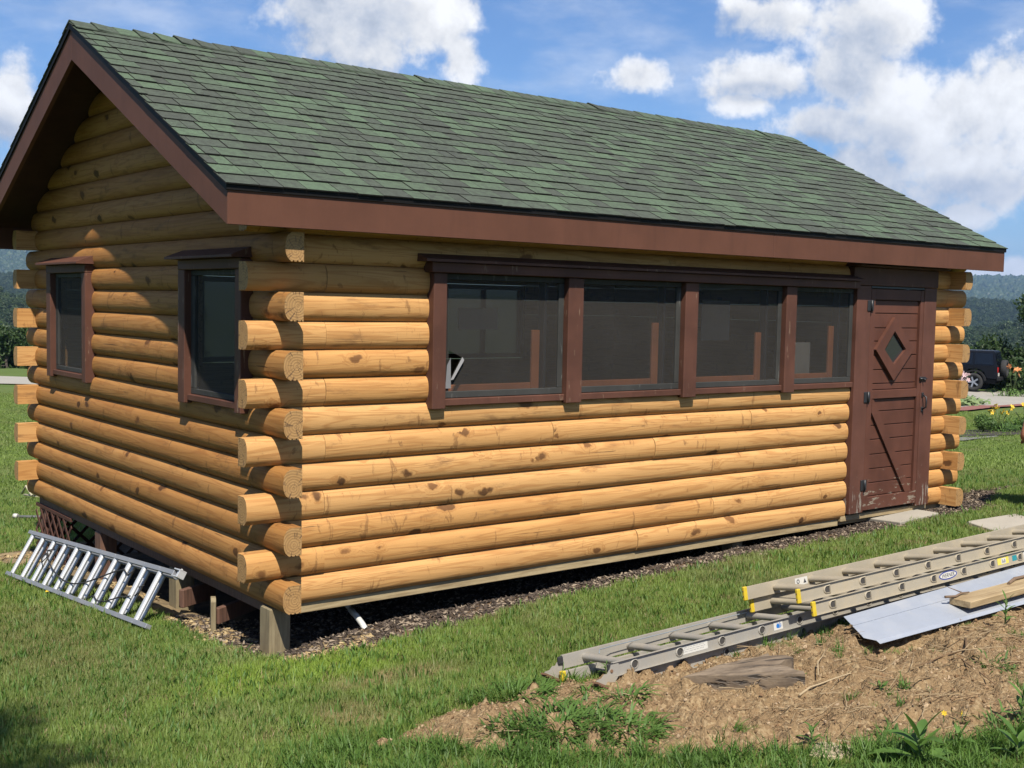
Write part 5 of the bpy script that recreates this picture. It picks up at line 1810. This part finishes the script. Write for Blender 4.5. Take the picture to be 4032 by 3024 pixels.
weed(.76, -3.19, .07, 7, .08, 'small weed at the left of the flat pale stone', 9)
weed(3.05, -2.72, .14, 12, .09, 'leafy weed on reddish stems in front of the tan plank', 10)
weed(3.50, -2.78, .12, 12, .12, 'low spreading weed at the right edge below the tan plank', 11)
weed(.92, -1.82, .06, 9, .045, 'sprig of green leaves growing up between the old ladder rungs', 12)
def crab(x, y, n, spread, L, label, seed):
    r = random.Random(seed)
    z = float(max(dirtz(np.array([x]), np.array([y]))[0], G(x, y) if bed(np.array([x]), np.array([y]))[0] < 0 else -9))
    mb = MB()
    for i in range(n):
        a, q = r.uniform(0, 6.28), spread * math.sqrt(r.random())
        bx, by = q * math.cos(a), q * math.sin(a)
        zb = float(dirtz(np.array([x + bx]), np.array([y + by]))[0]) - z if bed(np.array([x + bx]), np.array([y + by]))[0] > 0 else 0
        d = a + r.uniform(-1.3, 1.3)
        l_, w = L * r.uniform(.5, 1.15), r.uniform(.006, .011)
        el = r.uniform(.25, 1.25)
        vs = []
        for k in range(5):
            t = k / 4
            hx_ = l_ * math.cos(el) * t * (1 + .25 * t)
            hz_ = l_ * (math.sin(el) * t - .62 * t * t * math.cos(el * .5))
            hz_ = max(hz_, -.0)
            ww = w * (1 - t ** 2) / 2 + .0002
            px_, py_ = bx + hx_ * math.cos(d), by + hx_ * math.sin(d)
            vs += [(px_ - ww * math.sin(d), py_ + ww * math.cos(d), zb + hz_ + ww * .4), (px_ + ww * math.sin(d), py_ - ww * math.cos(d), zb + hz_)]
        mb.add(vs, [[2 * k, 2 * k + 1, 2 * k + 3, 2 * k + 2] for k in range(4)], 0, True)
    o = mb.build('crabgrass', M_CRAB)
    o.location = (x, y, z)
    return tag(o, label, 'weed clump', 'crabgrass clumps on the dug soil')
crab(.20, -2.33, 520, .22, .16, 'largest spreading clump of crabgrass in the middle of the foreground soil', 1)
crab(.36, -2.55, 200, .15, .14, 'crabgrass on the near right side of the largest clump', 2)
crab(.02, -2.22, 150, .13, .12, 'crabgrass on the left side of the largest clump', 3)
crab(.66, -2.26, 70, .07, .13, 'narrow upright crabgrass tuft between the large clump and the rotten timber', 4)
crab(.48, -2.15, 60, .08, .09, 'thin crabgrass tuft behind the large clump', 5)
crab(.42, -1.72, 260, .18, .14, 'tall crabgrass in the lawn edge left of the old ladder feet', 6)
crab(.66, -1.98, 50, .06, .10, 'crabgrass sprouting between the two rusty ladder feet', 7)
crab(1.50, -3.72, 300, .22, .12, 'dense dark crabgrass in the bottom right corner', 8)
crab(2.25, -3.12, 70, .10, .08, 'low crabgrass tuft at the right edge under the slanting stick', 9)
crab(1.05, -3.38, 60, .10, .09, 'sparse crabgrass tuft behind the biggest broad leaved weed', 10)
M_YFL = mat_simple('yellow_petals', (0.80, 0.55, 0.03), .6)
def flower(par, x, y, z, r_, mat=M_YFL, n=6):
    mb = MB()
    rt = Euler((random.uniform(-1.2, 1.2), random.uniform(-1.2, 1.2), random.uniform(0, 6))).to_matrix()
    ctr = Vector((x, y, z))
    for i in range(n):
        a = i * 6.283 / n
        c_, s_ = math.cos(a), math.sin(a)
        mb.add([ctr + rt @ Vector(q) * r_ for q in ((0, 0, 0), (c_ * .6 - s_ * .32, s_ * .6 + c_ * .32, .5), (c_ * 1.15, s_ * 1.15, .45), (c_ * .6 + s_ * .32, s_ * .6 - c_ * .32, .5))], [[0, 1, 2, 3]])
    return mb.build('flower', mat, par)
fl = MB()
fl.add([(-.012, 0, 0), (0, -.02, .006), (.018, 0, .002), (0, .02, .008)], [[0, 1, 2, 3]])
fo = fl.build('fallen_leaf', M_YFL)
fo.location = (-.50, 2.50, G(-.5, 2.5) + .05)
tag(fo, 'small yellow leaf lying in the grass below the bright ladder', 'leaf')
for i, (x, y, lb) in enumerate(((1.32, -3.42, 'tiny orange flower head at the back edge of the right hand weeds'), (1.375, -3.47, 'tiny yellow flower head just right of the orange one'))):
    t = thing('small_flower', lb, 'flower', (x, y, G(x, y)))
    mb = MB()
    mb.tube([(0, 0, 0), (0, 0, .07)], .002, 5)
    mb.build('stem', M_STEM, t)
    flower(t, 0, 0, .07, .012)
M_LILY = leafmat('daylily_leaf', (0.055, 0.115, 0.024), (0.160, 0.275, 0.065), .25, 3.0)
M_HOSTA = leafmat('variegated_leaf', (0.13, 0.22, 0.065), (0.42, 0.50, 0.25), .25, 6.0)
M_PINK = mat_simple('pink_petals', (0.70, 0.50, 0.52), .7)
M_ORANGE = mat_simple('orange_petals', (0.75, 0.30, 0.10), .7)
def strap_clump(x, y, n, L, w, label, cat, nm, mat, flowers, seed, fmat=M_YFL, fr=.05, fh=(.7, 1.1), spread=.12):
    r = random.Random(seed)
    z = float(lawnz(np.array([x]), np.array([y]))[0])
    t = thing(nm, label, cat, (x, y, z))
    mb = MB()
    for i in range(n):
        a = r.uniform(0, 6.28)
        l_ = L * r.uniform(.6, 1.1)
        el = r.uniform(.55, 1.35)
        bx, by = r.gauss(0, spread), r.gauss(0, spread)
        vs = []
        for k in range(6):
            q = k / 5
            hx_ = l_ * math.cos(el) * q * (1 + .4 * q)
            hz_ = l_ * (math.sin(el) * q - .55 * q * q * q)
            ww = w / 2 * (math.sin(math.pi * min(.999, q * .9 + .1)) ** .6) + .0005
            px_, py_ = bx + hx_ * math.cos(a), by + hx_ * math.sin(a)
            vs += [(px_ - ww * math.sin(a), py_ + ww * math.cos(a), hz_ + ww * .5), (px_ + ww * math.sin(a), py_ - ww * math.cos(a), hz_)]
        mb.add(vs, [[2 * k, 2 * k + 1, 2 * k + 3, 2 * k + 2] for k in range(5)], 0, True)
    mb.build('foliage', mat, t)
    for i in range(flowers):
        a = r.uniform(0, 6.28)
        q = r.uniform(.05, .32)
        h = L * r.uniform(*fh)
        sm = MB()
        sm.tube([(0, 0, 0), (q * .5 * math.cos(a), q * .5 * math.sin(a), h * .6), (q * math.cos(a), q * math.sin(a), h)], .006, 5)
        sm.build('stem', M_STEM, t)
        flower(t, q * math.cos(a), q * math.sin(a), h, fr * r.uniform(.8, 1.3), fmat)
    return t
strap_clump(23.62, 8.90, 90, .52, .028, 'yellow flowering daylily clump next to the round green shrub', 'daylily', 'daylily', M_LILY, 11, 1, fr=.065, fh=(.85, 1.2), spread=.14)
strap_clump(24.55, 8.75, 150, .72, .030, 'large yellow flowering daylily clump at the right hand edge of the picture', 'daylily', 'daylily', M_LILY, 12, 2, fr=.07, fh=(.75, 1.1), spread=.20)
strap_clump(34.6, 16.65, 110, .62, .16, 'low pale variegated leafy plant at the edge of the drive', 'leafy plant', 'variegated_plant', M_HOSTA, 0, 3, spread=.30)
strap_clump(35.9, 17.0, 90, .55, .12, 'second pale leafy plant half hidden by the cabin logs', 'leafy plant', 'variegated_plant', M_HOSTA, 0, 13, spread=.25)
strap_clump(36.8, 17.9, 70, .60, .05, 'tall pink flowering plant in front of the black car wheel', 'flowering plant', 'flowering_plant', M_LILY, 34, 4, M_PINK, .085, (1.0, 2.1), spread=.22)
strap_clump(44.2, 19.9, 60, .80, .04, 'orange lily standing before the dark bushes at the right edge', 'lily', 'lily', M_LILY, 5, 5, M_ORANGE, .13, (1.2, 1.7), spread=.25)
def leafcloud(n, cs, s0, s1, seed, mat, flat=.5):
    """leaf-sized faces filling overlapping clump ellipsoids"""
    r = np.random.default_rng(seed)
    cs = np.array(cs, float)
    wgt = (cs[:, 3] ** 2)
    pick = r.choice(len(cs), n, p=wgt / wgt.sum())
    d = r.normal(size=(n, 3))
    d /= np.linalg.norm(d, axis=1)[:, None]
    rad = cs[pick, 3] * (r.random(n) ** .33) * r.uniform(.75, 1.08, n)
    c = cs[pick, :3] + d * rad[:, None] * np.array([1, 1, .8])
    nr = d + r.normal(0, flat, (n, 3))
    nr /= np.linalg.norm(nr, axis=1)[:, None]
    t = np.cross(nr, r.normal(size=(n, 3)))
    t /= np.linalg.norm(t, axis=1)[:, None] + 1e-9
    bt = np.cross(nr, t)
    s = r.uniform(s0, s1, n)[:, None]
    V_ = np.concatenate([c - t * s, c + bt * s * .45, c + t * s, c - bt * s * .45], 1).reshape(-1, 3)
    return arrmesh('crown', V_, np.arange(4 * n).reshape(n, 4), mat)
M_BUSH = leafmat('shrub_leaf', (0.050, 0.105, 0.022), (0.125, 0.215, 0.048), .22, 2.5)
M_TREE = leafmat('tree_leaf', (0.024, 0.052, 0.014), (0.078, 0.130, 0.034), .25, .7)
M_BARK = mat_wood('bark', (0.11, 0.085, 0.065), (0.05, 0.04, 0.03), 2, .95, 12)
def clumps(n, R, H, z0, seed, cr):
    r = np.random.default_rng(seed)
    out = []
    for i in range(n):
        a, q = r.uniform(0, 6.28), r.uniform(.15, 1)
        zz = r.uniform(0, 1)
        rr = R * math.sin(math.pi * (.18 + .74 * zz)) * q
        out.append((rr * math.cos(a), rr * math.sin(a), z0 + H * zz, cr * r.uniform(.7, 1.3)))
    return out
def tree(x, y, h, R, label, seed, n=5000, cat='tree', nm='broadleaf_tree', leaf=(.07, .13), z=None, mat=M_TREE, trunk=.3, group=None, girth=.035):
    r = random.Random(seed)
    z = G(x, y) if z is None else z
    t = thing(nm, label, cat, (x, y, z), group=group)
    cl = clumps(26, R, h * (1 - trunk), h * trunk, seed, R * .36)
    tr = MB()
    r0 = girth * h
    tr.tube([(0, 0, -.3), (.02 * h, .01 * h, h * .3), (0, .02 * h, h * .62), (.01 * h, 0, h * .9)], [r0 * 1.25, r0 * .8, r0 * .5, r0 * .15], 9)
    for c_ in cl[:9]:
        zb = h * r.uniform(.25, .6)
        tr.tube([(0.01 * h, .01 * h, zb), (c_[0] * .5, c_[1] * .5, (zb + c_[2]) / 2 + .03 * h), (c_[0], c_[1], c_[2])], [r0 * .45, r0 * .28, r0 * .08], 6)
    tr.build('trunk', M_BARK, t)
    link('crown', leafcloud(n, cl, leaf[0], leaf[1], seed, mat), t)
    return t
sb = thing('round_shrub', 'round fuzzy green shrub at the left end of the flower bed', 'shrub', (22.85, 8.85, float(lawnz(np.array([22.85]), np.array([8.85]))[0])))
link('crown', leafcloud(2600, [(0, 0, .24, .24), (.05, .08, .34, .15), (-.06, .06, .32, .16), (.1, -.08, .25, .17), (-.1, -.05, .22, .17)], .018, .034, 3, M_BUSH), sb)
mb = MB()
mb.tube([(0, 0, -.05), (0, 0, .3)], .02, 6)
mb.build('stem', M_BARK, sb)

# ------------------------------------------------------------------ parked car
M_CAR = mat_simple('black_car_paint', (0.004, 0.005, 0.009), .35, var=.1, spec=.25)
M_CARG = mat_simple('dark_car_glass', (0.008, 0.011, 0.018), .12, var=.05, spec=.3)
M_TYRE = mat_simple('tyre_rubber', (0.022, 0.022, 0.023), .85)
M_PLAS = mat_simple('black_car_plastic', (0.018, 0.018, 0.020), .7, spec=.2)
M_RIM = mat_metal('alloy_rim', (0.55, 0.56, 0.60), .3, .1)
M_RED = mat_simple('red_lamp_glass', (0.45, 0.02, 0.02), .25)
hx_, hy_ = -RH[0] * .84 + FH[0] * .54, -RH[1] * .84 + FH[1] * .54
hv = Vector((hx_, hy_, 0)).normalized()
car = thing('parked_car', 'black boxy off-road car with a spare wheel on its tail parked on the drive', 'car')
cx0, cy0 = 47.05, 22.05
car.matrix_world = frame(hv, Vector((-hv.y, hv.x, 0)), (0, 0, 1), (cx0, cy0, float(lawnz(np.array([cx0]), np.array([cy0]))[0]) + .07))
bdm = MB()
bdm.prism([(.05, .58), (.02, .78), (.04, 1.16), (2.35, 1.16), (3.05, 1.13), (4.0, 1.06), (4.05, .62), (3.95, .58), (3.75, .60), (3.68, .86), (3.50, 1.0), (3.05, 1.0), (2.85, .86), (2.78, .52), (1.45, .50), (1.40, .84), (1.22, 1.0), (.78, 1.0), (.56, .84), (.50, .60)], 1, -.74, .74)
body = bdm.build('body', M_CAR, car)
cab = MB()
def lerp_sec(z, i, x0, x1):
    return [(x0, -.73 + i, z), (x1, -.73 + i, z), (x1, .73 - i, z), (x0, .73 - i, z)]
secs = lerp_sec(1.161, 0, .05, 2.30) + lerp_sec(1.76, .10, .17, 1.80) + lerp_sec(1.83, .16, .24, 1.70)
cab.add(secs, [[0, 1, 5, 4], [1, 2, 6, 5], [2, 3, 7, 6], [3, 0, 4, 7], [4, 5, 9, 8], [5, 6, 10, 9], [6, 7, 11, 10], [7, 4, 8, 11], [8, 9, 10, 11], [3, 2, 1, 0]])
cab.build('cabin_top', M_CAR, car)
for s in (-1, 1):
    g = MB()
    for (xa, xb) in ((.20, 1.0), (1.10, 1.86)):
        f0, f1 = .08, .92
        pts = []
        for (x_, f) in ((xa, f0), (xb + .1 * (xb > 1.5), f0), (xb - .16 * (xb > 1.5), f1), (xa + .06 * (xa < .5), f1)):
            pts.append((x_, s * (.735 - .10 * f), 1.161 + .6 * f))
        q = [(p[0], p[1] + s * .006, p[2]) for p in pts]
        g.add(q + pts, [[0, 1, 2, 3], [0, 4, 5, 1], [1, 5, 6, 2], [2, 6, 7, 3], [3, 7, 4, 0]])
    g.build('side_window', M_CARG, car)
    for xw in (1.0, 3.28):
        fl_ = MB()
        ang = [math.pi * (.02 + .96 * i / 12) for i in range(13)]
        pr = [(xw + math.cos(a) * .53, .46 + math.sin(a) * .50) for a in ang] + [(xw + math.cos(a) * .46, .46 + math.sin(a) * .43) for a in ang[::-1]]
        fl_.prism(pr, 1, s * .741, s * .93)
        fl_.build('wheel_arch', M_PLAS, car)
def wheel(xc, yc, zc, ax, par, R=.41, wd=.27, nm='wheel'):
    mb = MB()
    n = 28
    prof = [(R * .60, -wd / 2), (R * .93, -wd / 2), (R, -wd * .36), (R, wd * .36), (R * .93, wd / 2), (R * .60, wd / 2)]
    vs = []
    for (rr, t) in prof:
        for i in range(n):
            a = 6.2832 * i / n
            if ax == 1:
                vs.append((xc + rr * math.cos(a), yc + t, zc + rr * math.sin(a)))
            else:
                vs.append((xc + t, yc + rr * math.cos(a), zc + rr * math.sin(a)))
    k = len(prof)
    mb.add(vs, [[q * n + i, q * n + (i + 1) % n, ((q + 1) % k) * n + (i + 1) % n, ((q + 1) % k) * n + i] for q in range(k) for i in range(n)], 0, True)
    w_ = mb.build(nm, M_TYRE, par)
    rm = MB()
    def pt(rr, a, t):
        return (xc + rr * math.cos(a), yc + t, zc + rr * math.sin(a)) if ax == 1 else (xc + t, yc + rr * math.cos(a), zc + rr * math.sin(a))
    side = (1 if yc > 0 else -1) if ax == 1 else -1
    t0 = side * wd * .30
    dsk = [pt(R * .61, 6.2832 * i / n, t0 * .4) for i in range(n)]
    rm.add(dsk, [list(range(n))], 1)
    for i in range(5):
        a = 6.2832 * i / 5
        q = [pt(R * .60, a - .16, t0), pt(R * .60, a + .16, t0), pt(R * .12, a + .7, t0), pt(R * .12, a - .7, t0)]
        q2 = [pt(R * .60, a - .16, t0 * .6), pt(R * .60, a + .16, t0 * .6), pt(R * .12, a + .7, t0 * .6), pt(R * .12, a - .7, t0 * .6)]
        rm.add(q + q2, [[0, 1, 2, 3], [0, 4, 5, 1], [1, 5, 6, 2], [2, 6, 7, 3], [3, 7, 4, 0]])
    rm.add([pt(R * .14, 6.2832 * i / 10, t0 * 1.05) for i in range(10)], [list(range(10))])
    rm.build('rim', [M_RIM, M_PLAS], w_)
for xw in (1.0, 3.28):
    for s in (-1, 1):
        wheel(xw, s * .79, .41, 1, car)
wheel(-.13, -.08, 1.02, 0, car, .40, .25, 'spare_wheel')
for s in (-1, 1):
    MB().box((.0, s * .62 - .09, .86), (.05, s * .62 + .09, 1.10), .01).build('tail_lamp', M_RED, car)
MB().box((-.13, -.86, .50), (.03, .86, .68), .03).build('bumper', M_PLAS, car)
MB().box((-.012, .40, .70), (.015, .62, .84), .003).build('number_plate', M_WHITE, car)
rw = MB()
rw.add([(.052, -.60, 1.22), (.052, .60, 1.22), (.140, .54, 1.70), (.140, -.54, 1.70)], [[0, 1, 2, 3]])
rw.build('rear_window', M_CARG, car)
MB().box((.1, -.62, .36), (3.9, .62, .56), .02).build('underbody', M_PLAS, car)

# ------------------------------------------------------------------ trees and woods
def pol(u, r):
    return CAM[0] + r * (math.sin(u) * RH[0] + math.cos(u) * FH[0]), CAM[1] + r * (math.sin(u) * RH[1] + math.cos(u) * FH[1])
def groundz(u, r):
    x, y = pol(u, r)
    return max(G(x, y) if r < 95 else -99, float(hillz(np.array([u]), np.array([float(r)]))[0]))
for i, (u, r_, h, R, lb) in enumerate(((.425, 63, 4.6, 2.0, 'bushy tree rising at the right edge behind the parked car'),
                                      (.455, 60, 5.5, 2.3, 'taller bushy tree just outside the right edge'),
                                      (.385, 64, 2.6, 1.8, 'low dark bush directly behind the tail of the parked car'),
                                      (.352, 66, 2.2, 1.9, 'low dark bush behind the bonnet of the parked car'),
                                      (.405, 58.5, 1.5, 1.1, 'small dark bush beside the rear wheel of the parked car'),
                                      (.430, 57, 1.6, 1.3, 'small dark bush in front of the bushy tree at the right edge'),
                                      (.480, 66, 6.0, 2.6, 'broad tree farther right beyond the drive'))):
    x, y = pol(u, r_)
    tree(x, y, h, R, lb, 40 + i, 4200, leaf=(.09, .17), z=groundz(u, r_) - .15, trunk=.12, group='trees and bushes behind the parked car')
for i, (u, r_, h, R, lb) in enumerate(((-.424, 78, 3.6, 1.7, 'young tree across the road at the left edge'),
                                      (-.408, 76, 3.1, 1.5, 'rounded tree across the road beside the back corner logs'),
                                      (-.440, 82, 4.2, 1.9, 'tree across the road just left of the frame'),
                                      (-.392, 80, 3.8, 1.8, 'tree across the road half hidden by the back corner logs'),
                                      (-.375, 77, 3.4, 1.6, 'tree across the road hidden behind the cabin corner'))):
    x, y = pol(u, r_)
    tree(x, y, h, R, lb, 60 + i, 3600, leaf=(.09, .17), z=groundz(u, r_) - .2, trunk=.10, group='trees across the road')
# small tree outside the frame on the left whose crown shades the lawn corner
tree(-4.60, -5.85, 8.0, .95, 'slender tree outside the left edge casting a shadow on the lawn corner', 80, 5200, leaf=(.035, .06), trunk=.72, girth=.016)
M_FAR = leafmat('forest_crown', (0.014, 0.032, 0.010), (0.066, 0.106, 0.028), .10, .35)
def crownball(seed, sub=3):
    r = np.random.default_rng(seed)
    bm = bmesh.new()
    bmesh.ops.create_icosphere(bm, subdivisions=sub, radius=1)
    off = r.uniform(0, 40)
    from mathutils import noise as mn
    for v in bm.verts:
        p = v.co.copy()
        d = 1 + .55 * mn.noise(p * 1.7 + Vector((off, 0, 0))) + .35 * mn.noise(p * 4.1 + Vector((0, off, 0))) + .22 * mn.noise(p * 9 + Vector((0, 0, off)))
        v.co = Vector((p.x * d, p.y * d, p.z * d * .95 + .25))
    me = bpy.data.meshes.new('crown')
    bm.to_mesh(me)
    bm.free()
    me.materials.append(M_FAR)
    me.polygons.foreach_set('use_smooth', [True] * len(me.polygons))
    return me
crowns = [crownball(s) for s in range(5)]
crowns2 = [crownball(20 + s, 2) for s in range(4)]
leafy = [leafcloud(1500, clumps(16, 1.0, 1.5, -.3, 90 + s, .42), .06, .11, 90 + s, M_FAR) for s in range(3)]
def woods(name, n, r0, r1, protos, size, umin=.26, umax=.64, seed=1, pw=.5):
    rr = np.random.default_rng(seed)
    u = rr.uniform(umin, umax, n) * rr.choice([-1, 1], n)
    r = np.sqrt(r0 ** 2 + (r1 ** 2 - r0 ** 2) * rr.random(n))
    z = hillz(u, r)
    x = CAM[0] + r * (np.sin(u) * RH[0] + np.cos(u) * FH[0])
    y = CAM[1] + r * (np.sin(u) * RH[1] + np.cos(u) * FH[1])
    s = size * rr.uniform(.65, 1.35, n)
    sc = np.stack([s, s, s * rr.uniform(.8, 1.3, n)], 1)
    return gn_scatter(name, np.stack([x, y, z + s * .35], 1), np.stack([0 * u, 0 * u, rr.uniform(0, 6.28, n)], 1), sc, protos, seed=seed)
woods('woods', 900, 84, 190, leafy, 2.1, seed=2)
woods('woods', 7500, 180, 700, leafy, 3.0, seed=3)
woods('woods', 22000, 640, 2000, leafy, 4.6, seed=4)
woods('woods', 45000, 1900, 5000, crowns, 8.0, seed=5)

# ------------------------------------------------------------------ kneeling person, elbow at the right edge
def skin(name, chains, mat, parent, sub=2, root=0):
    """chains: list of lists of (point, radius); equal points are shared"""
    vs, es, rad, idx = [], [], [], {}
    for ch in chains:
        prev = None
        for (p, r_) in ch:
            key = tuple(round(c, 4) for c in p)
            if key not in idx:
                idx[key] = len(vs)
                vs.append(p)
                rad.append(r_)
            if prev is not None and prev != idx[key]:
                es.append((prev, idx[key]))
            prev = idx[key]
    me = bpy.data.meshes.new(name)
    me.from_pydata(vs, es, [])
    me.materials.append(mat)
    o = link(name, me, parent)
    md = o.modifiers.new('skin', 'SKIN')
    md.use_smooth_shade = True
    for i, r_ in enumerate(rad):
        rr = r_ if hasattr(r_, '__len__') else (r_, r_)
        me.skin_vertices[0].data[i].radius = rr
    me.skin_vertices[0].data[root].use_root = True
    s_ = o.modifiers.new('sub', 'SUBSURF')
    s_.levels = s_.render_levels = sub
    return o
M_SKIN = mat_simple('tanned_skin', (0.46, 0.200, 0.115), .5, var=.18, scale=14)
M_SHIRT = mat_simple('grey_blue_shirt', (0.16, 0.20, 0.27), .9)
M_TROU = mat_simple('dark_trousers', (0.05, 0.055, 0.07), .9)
M_HAIR = mat_simple('brown_hair', (0.06, 0.035, 0.02), .7)
ex, ey = 7.045, -.602
pc_ = np.array([ex, ey]) + RH * .325 + FH * .02
pz = G(pc_[0], pc_[1])
per = thing('person', 'person kneeling at the right edge, only a bare bent elbow in view', 'person')
per.matrix_world = frame((RH[0], RH[1], 0), (FH[0], FH[1], 0), (0, 0, 1), (pc_[0], pc_[1], pz))
ch = [[((0, 0, .50), (.15, .11)), ((0, .02, .66), (.14, .10)), ((0, .04, .86), (.16, .11)), ((0, .04, .99), (.10, .08)), ((0, .05, 1.06), .055), ((0, .07, 1.13), (.075, .09)), ((0, .075, 1.23), (.085, .105)), ((0, .07, 1.31), (.055, .07))]]
for s in (-1, 1):
    ell = (-.292, -.015, .672 - pz) if s < 0 else (.27, .05, .68)
    wr = (s * .13, .25, .60)
    ch.append([((0, .04, .99), (.10, .08)), ((s * .17, .03, .985), .058), ((s * .225, .01, .86), .050), (ell, .041), ((ell[0] * .75 + wr[0] * .25, ell[1] * .75 + wr[1] * .25, ell[2] * .75 + wr[2] * .25), .042), (wr, .027), ((s * .10, .32, .585), (.036, .018))])
    for k in range(4):
        fx = s * .10 + (k - 1.5) * .018
        ln = (.075, .085, .08, .062)[k]
        ch.append([((s * .10, .32, .585), (.036, .018)), ((fx, .365, .58), .0095), ((fx, .365 + ln * .55, .565), .0085), ((fx * .97, .365 + ln * .8, .535), .0075)])
    ch.append([((s * .10, .32, .585), (.036, .018)), ((s * .10 - s * .045, .335, .58), .0105), ((s * .10 - s * .055, .375, .565), .009)])
    ch.append([((0, 0, .50), (.15, .11)), ((s * .09, 0, .46), .085), ((s * .11, .10, .25), .072), ((s * .115, .17, .075), .058), ((s * .11, -.03, .065), .050), ((s * .11, -.22, .055), .035), ((s * .11, -.27, .06), .035), ((s * .12, -.26, .02), .028)])
skin('body', ch, M_SKIN, per)
sh_ = [[((0, 0, .47), (.165, .125)), ((0, .02, .66), (.155, .115)), ((0, .04, .86), (.175, .122)), ((0, .04, 1.0), (.10, .085))]]
for s in (-1, 1):
    sh_.append([((0, .04, .96), (.12, .09)), ((s * .175, .03, .985), .070), ((s * .212, .016, .90), .064)])
sh_[0].insert(3, ((0, .04, .96), (.12, .09)))
skin('shirt', sh_, M_SHIRT, per)
tr_ = []
for s in (-1, 1):
    tr_.append([((0, 0, .49), (.16, .12)), ((s * .09, 0, .45), .098), ((s * .11, .10, .25), .084), ((s * .115, .175, .080), .070), ((s * .11, -.03, .070), .060), ((s * .11, -.20, .062), .046)])
skin('trousers', tr_, M_TROU, per)
skin('hair', [[((0, .03, 1.17), (.075, .075)), ((0, .04, 1.26), (.092, .10)), ((0, .07, 1.335), (.06, .075))]], M_HAIR, per)
fc = MB()
for s in (-1, 1):
    fc.tube([(s * .032, .168, 1.222), (s * .032, .180, 1.222)], .011, 10, 0)
    fc.tube([(s * .032, .178, 1.222), (s * .032, .182, 1.222)], .005, 8, 1)
fc.build('eyes', [M_WHITE, M_HAIR], per)
fc = MB()
fc.tube([(0, .165, 1.225), (0, .196, 1.19), (0, .17, 1.18)], [.009, .014, .010], 8)
fc.tube([(-.024, .163, 1.148), (0, .172, 1.147), (.024, .163, 1.148)], .006, 6, 1)
for s in (-1, 1):
    fc.tube([(s * .082, .07, 1.24), (s * .096, .06, 1.21), (s * .084, .07, 1.18)], .010, 6)
fc.build('face', [M_SKIN, mat_simple('lips', (0.30, 0.10, 0.08), .5)], per)

# ------------------------------------------------------------------ haze
HZ, nt, b, out = new_mat('haze')
nt.nodes.remove(b)
pv = nt.nodes.new('ShaderNodeVolumePrincipled')
pv.inputs['Color'].default_value = (0.38, 0.60, 0.98, 1)
pv.inputs['Density'].default_value = 0.00012
pv.inputs['Anisotropy'].default_value = 0.2
nt.links.new(pv.outputs[0], out.inputs['Volume'])
hb_ = MB()
lo, hi = (-7700, -7700, -140), (7700, 7700, 420)
v_ = [(x, y, z) for x in (lo[0], hi[0]) for y in (lo[1], hi[1]) for z in (lo[2], hi[2])]
hb_.add(v_, [[0, 1, 3, 2], [4, 6, 7, 5], [0, 4, 5, 1], [2, 3, 7, 6], [0, 2, 6, 4], [1, 5, 7, 3]])
tag(hb_.build('haze', HZ), kind='stuff')
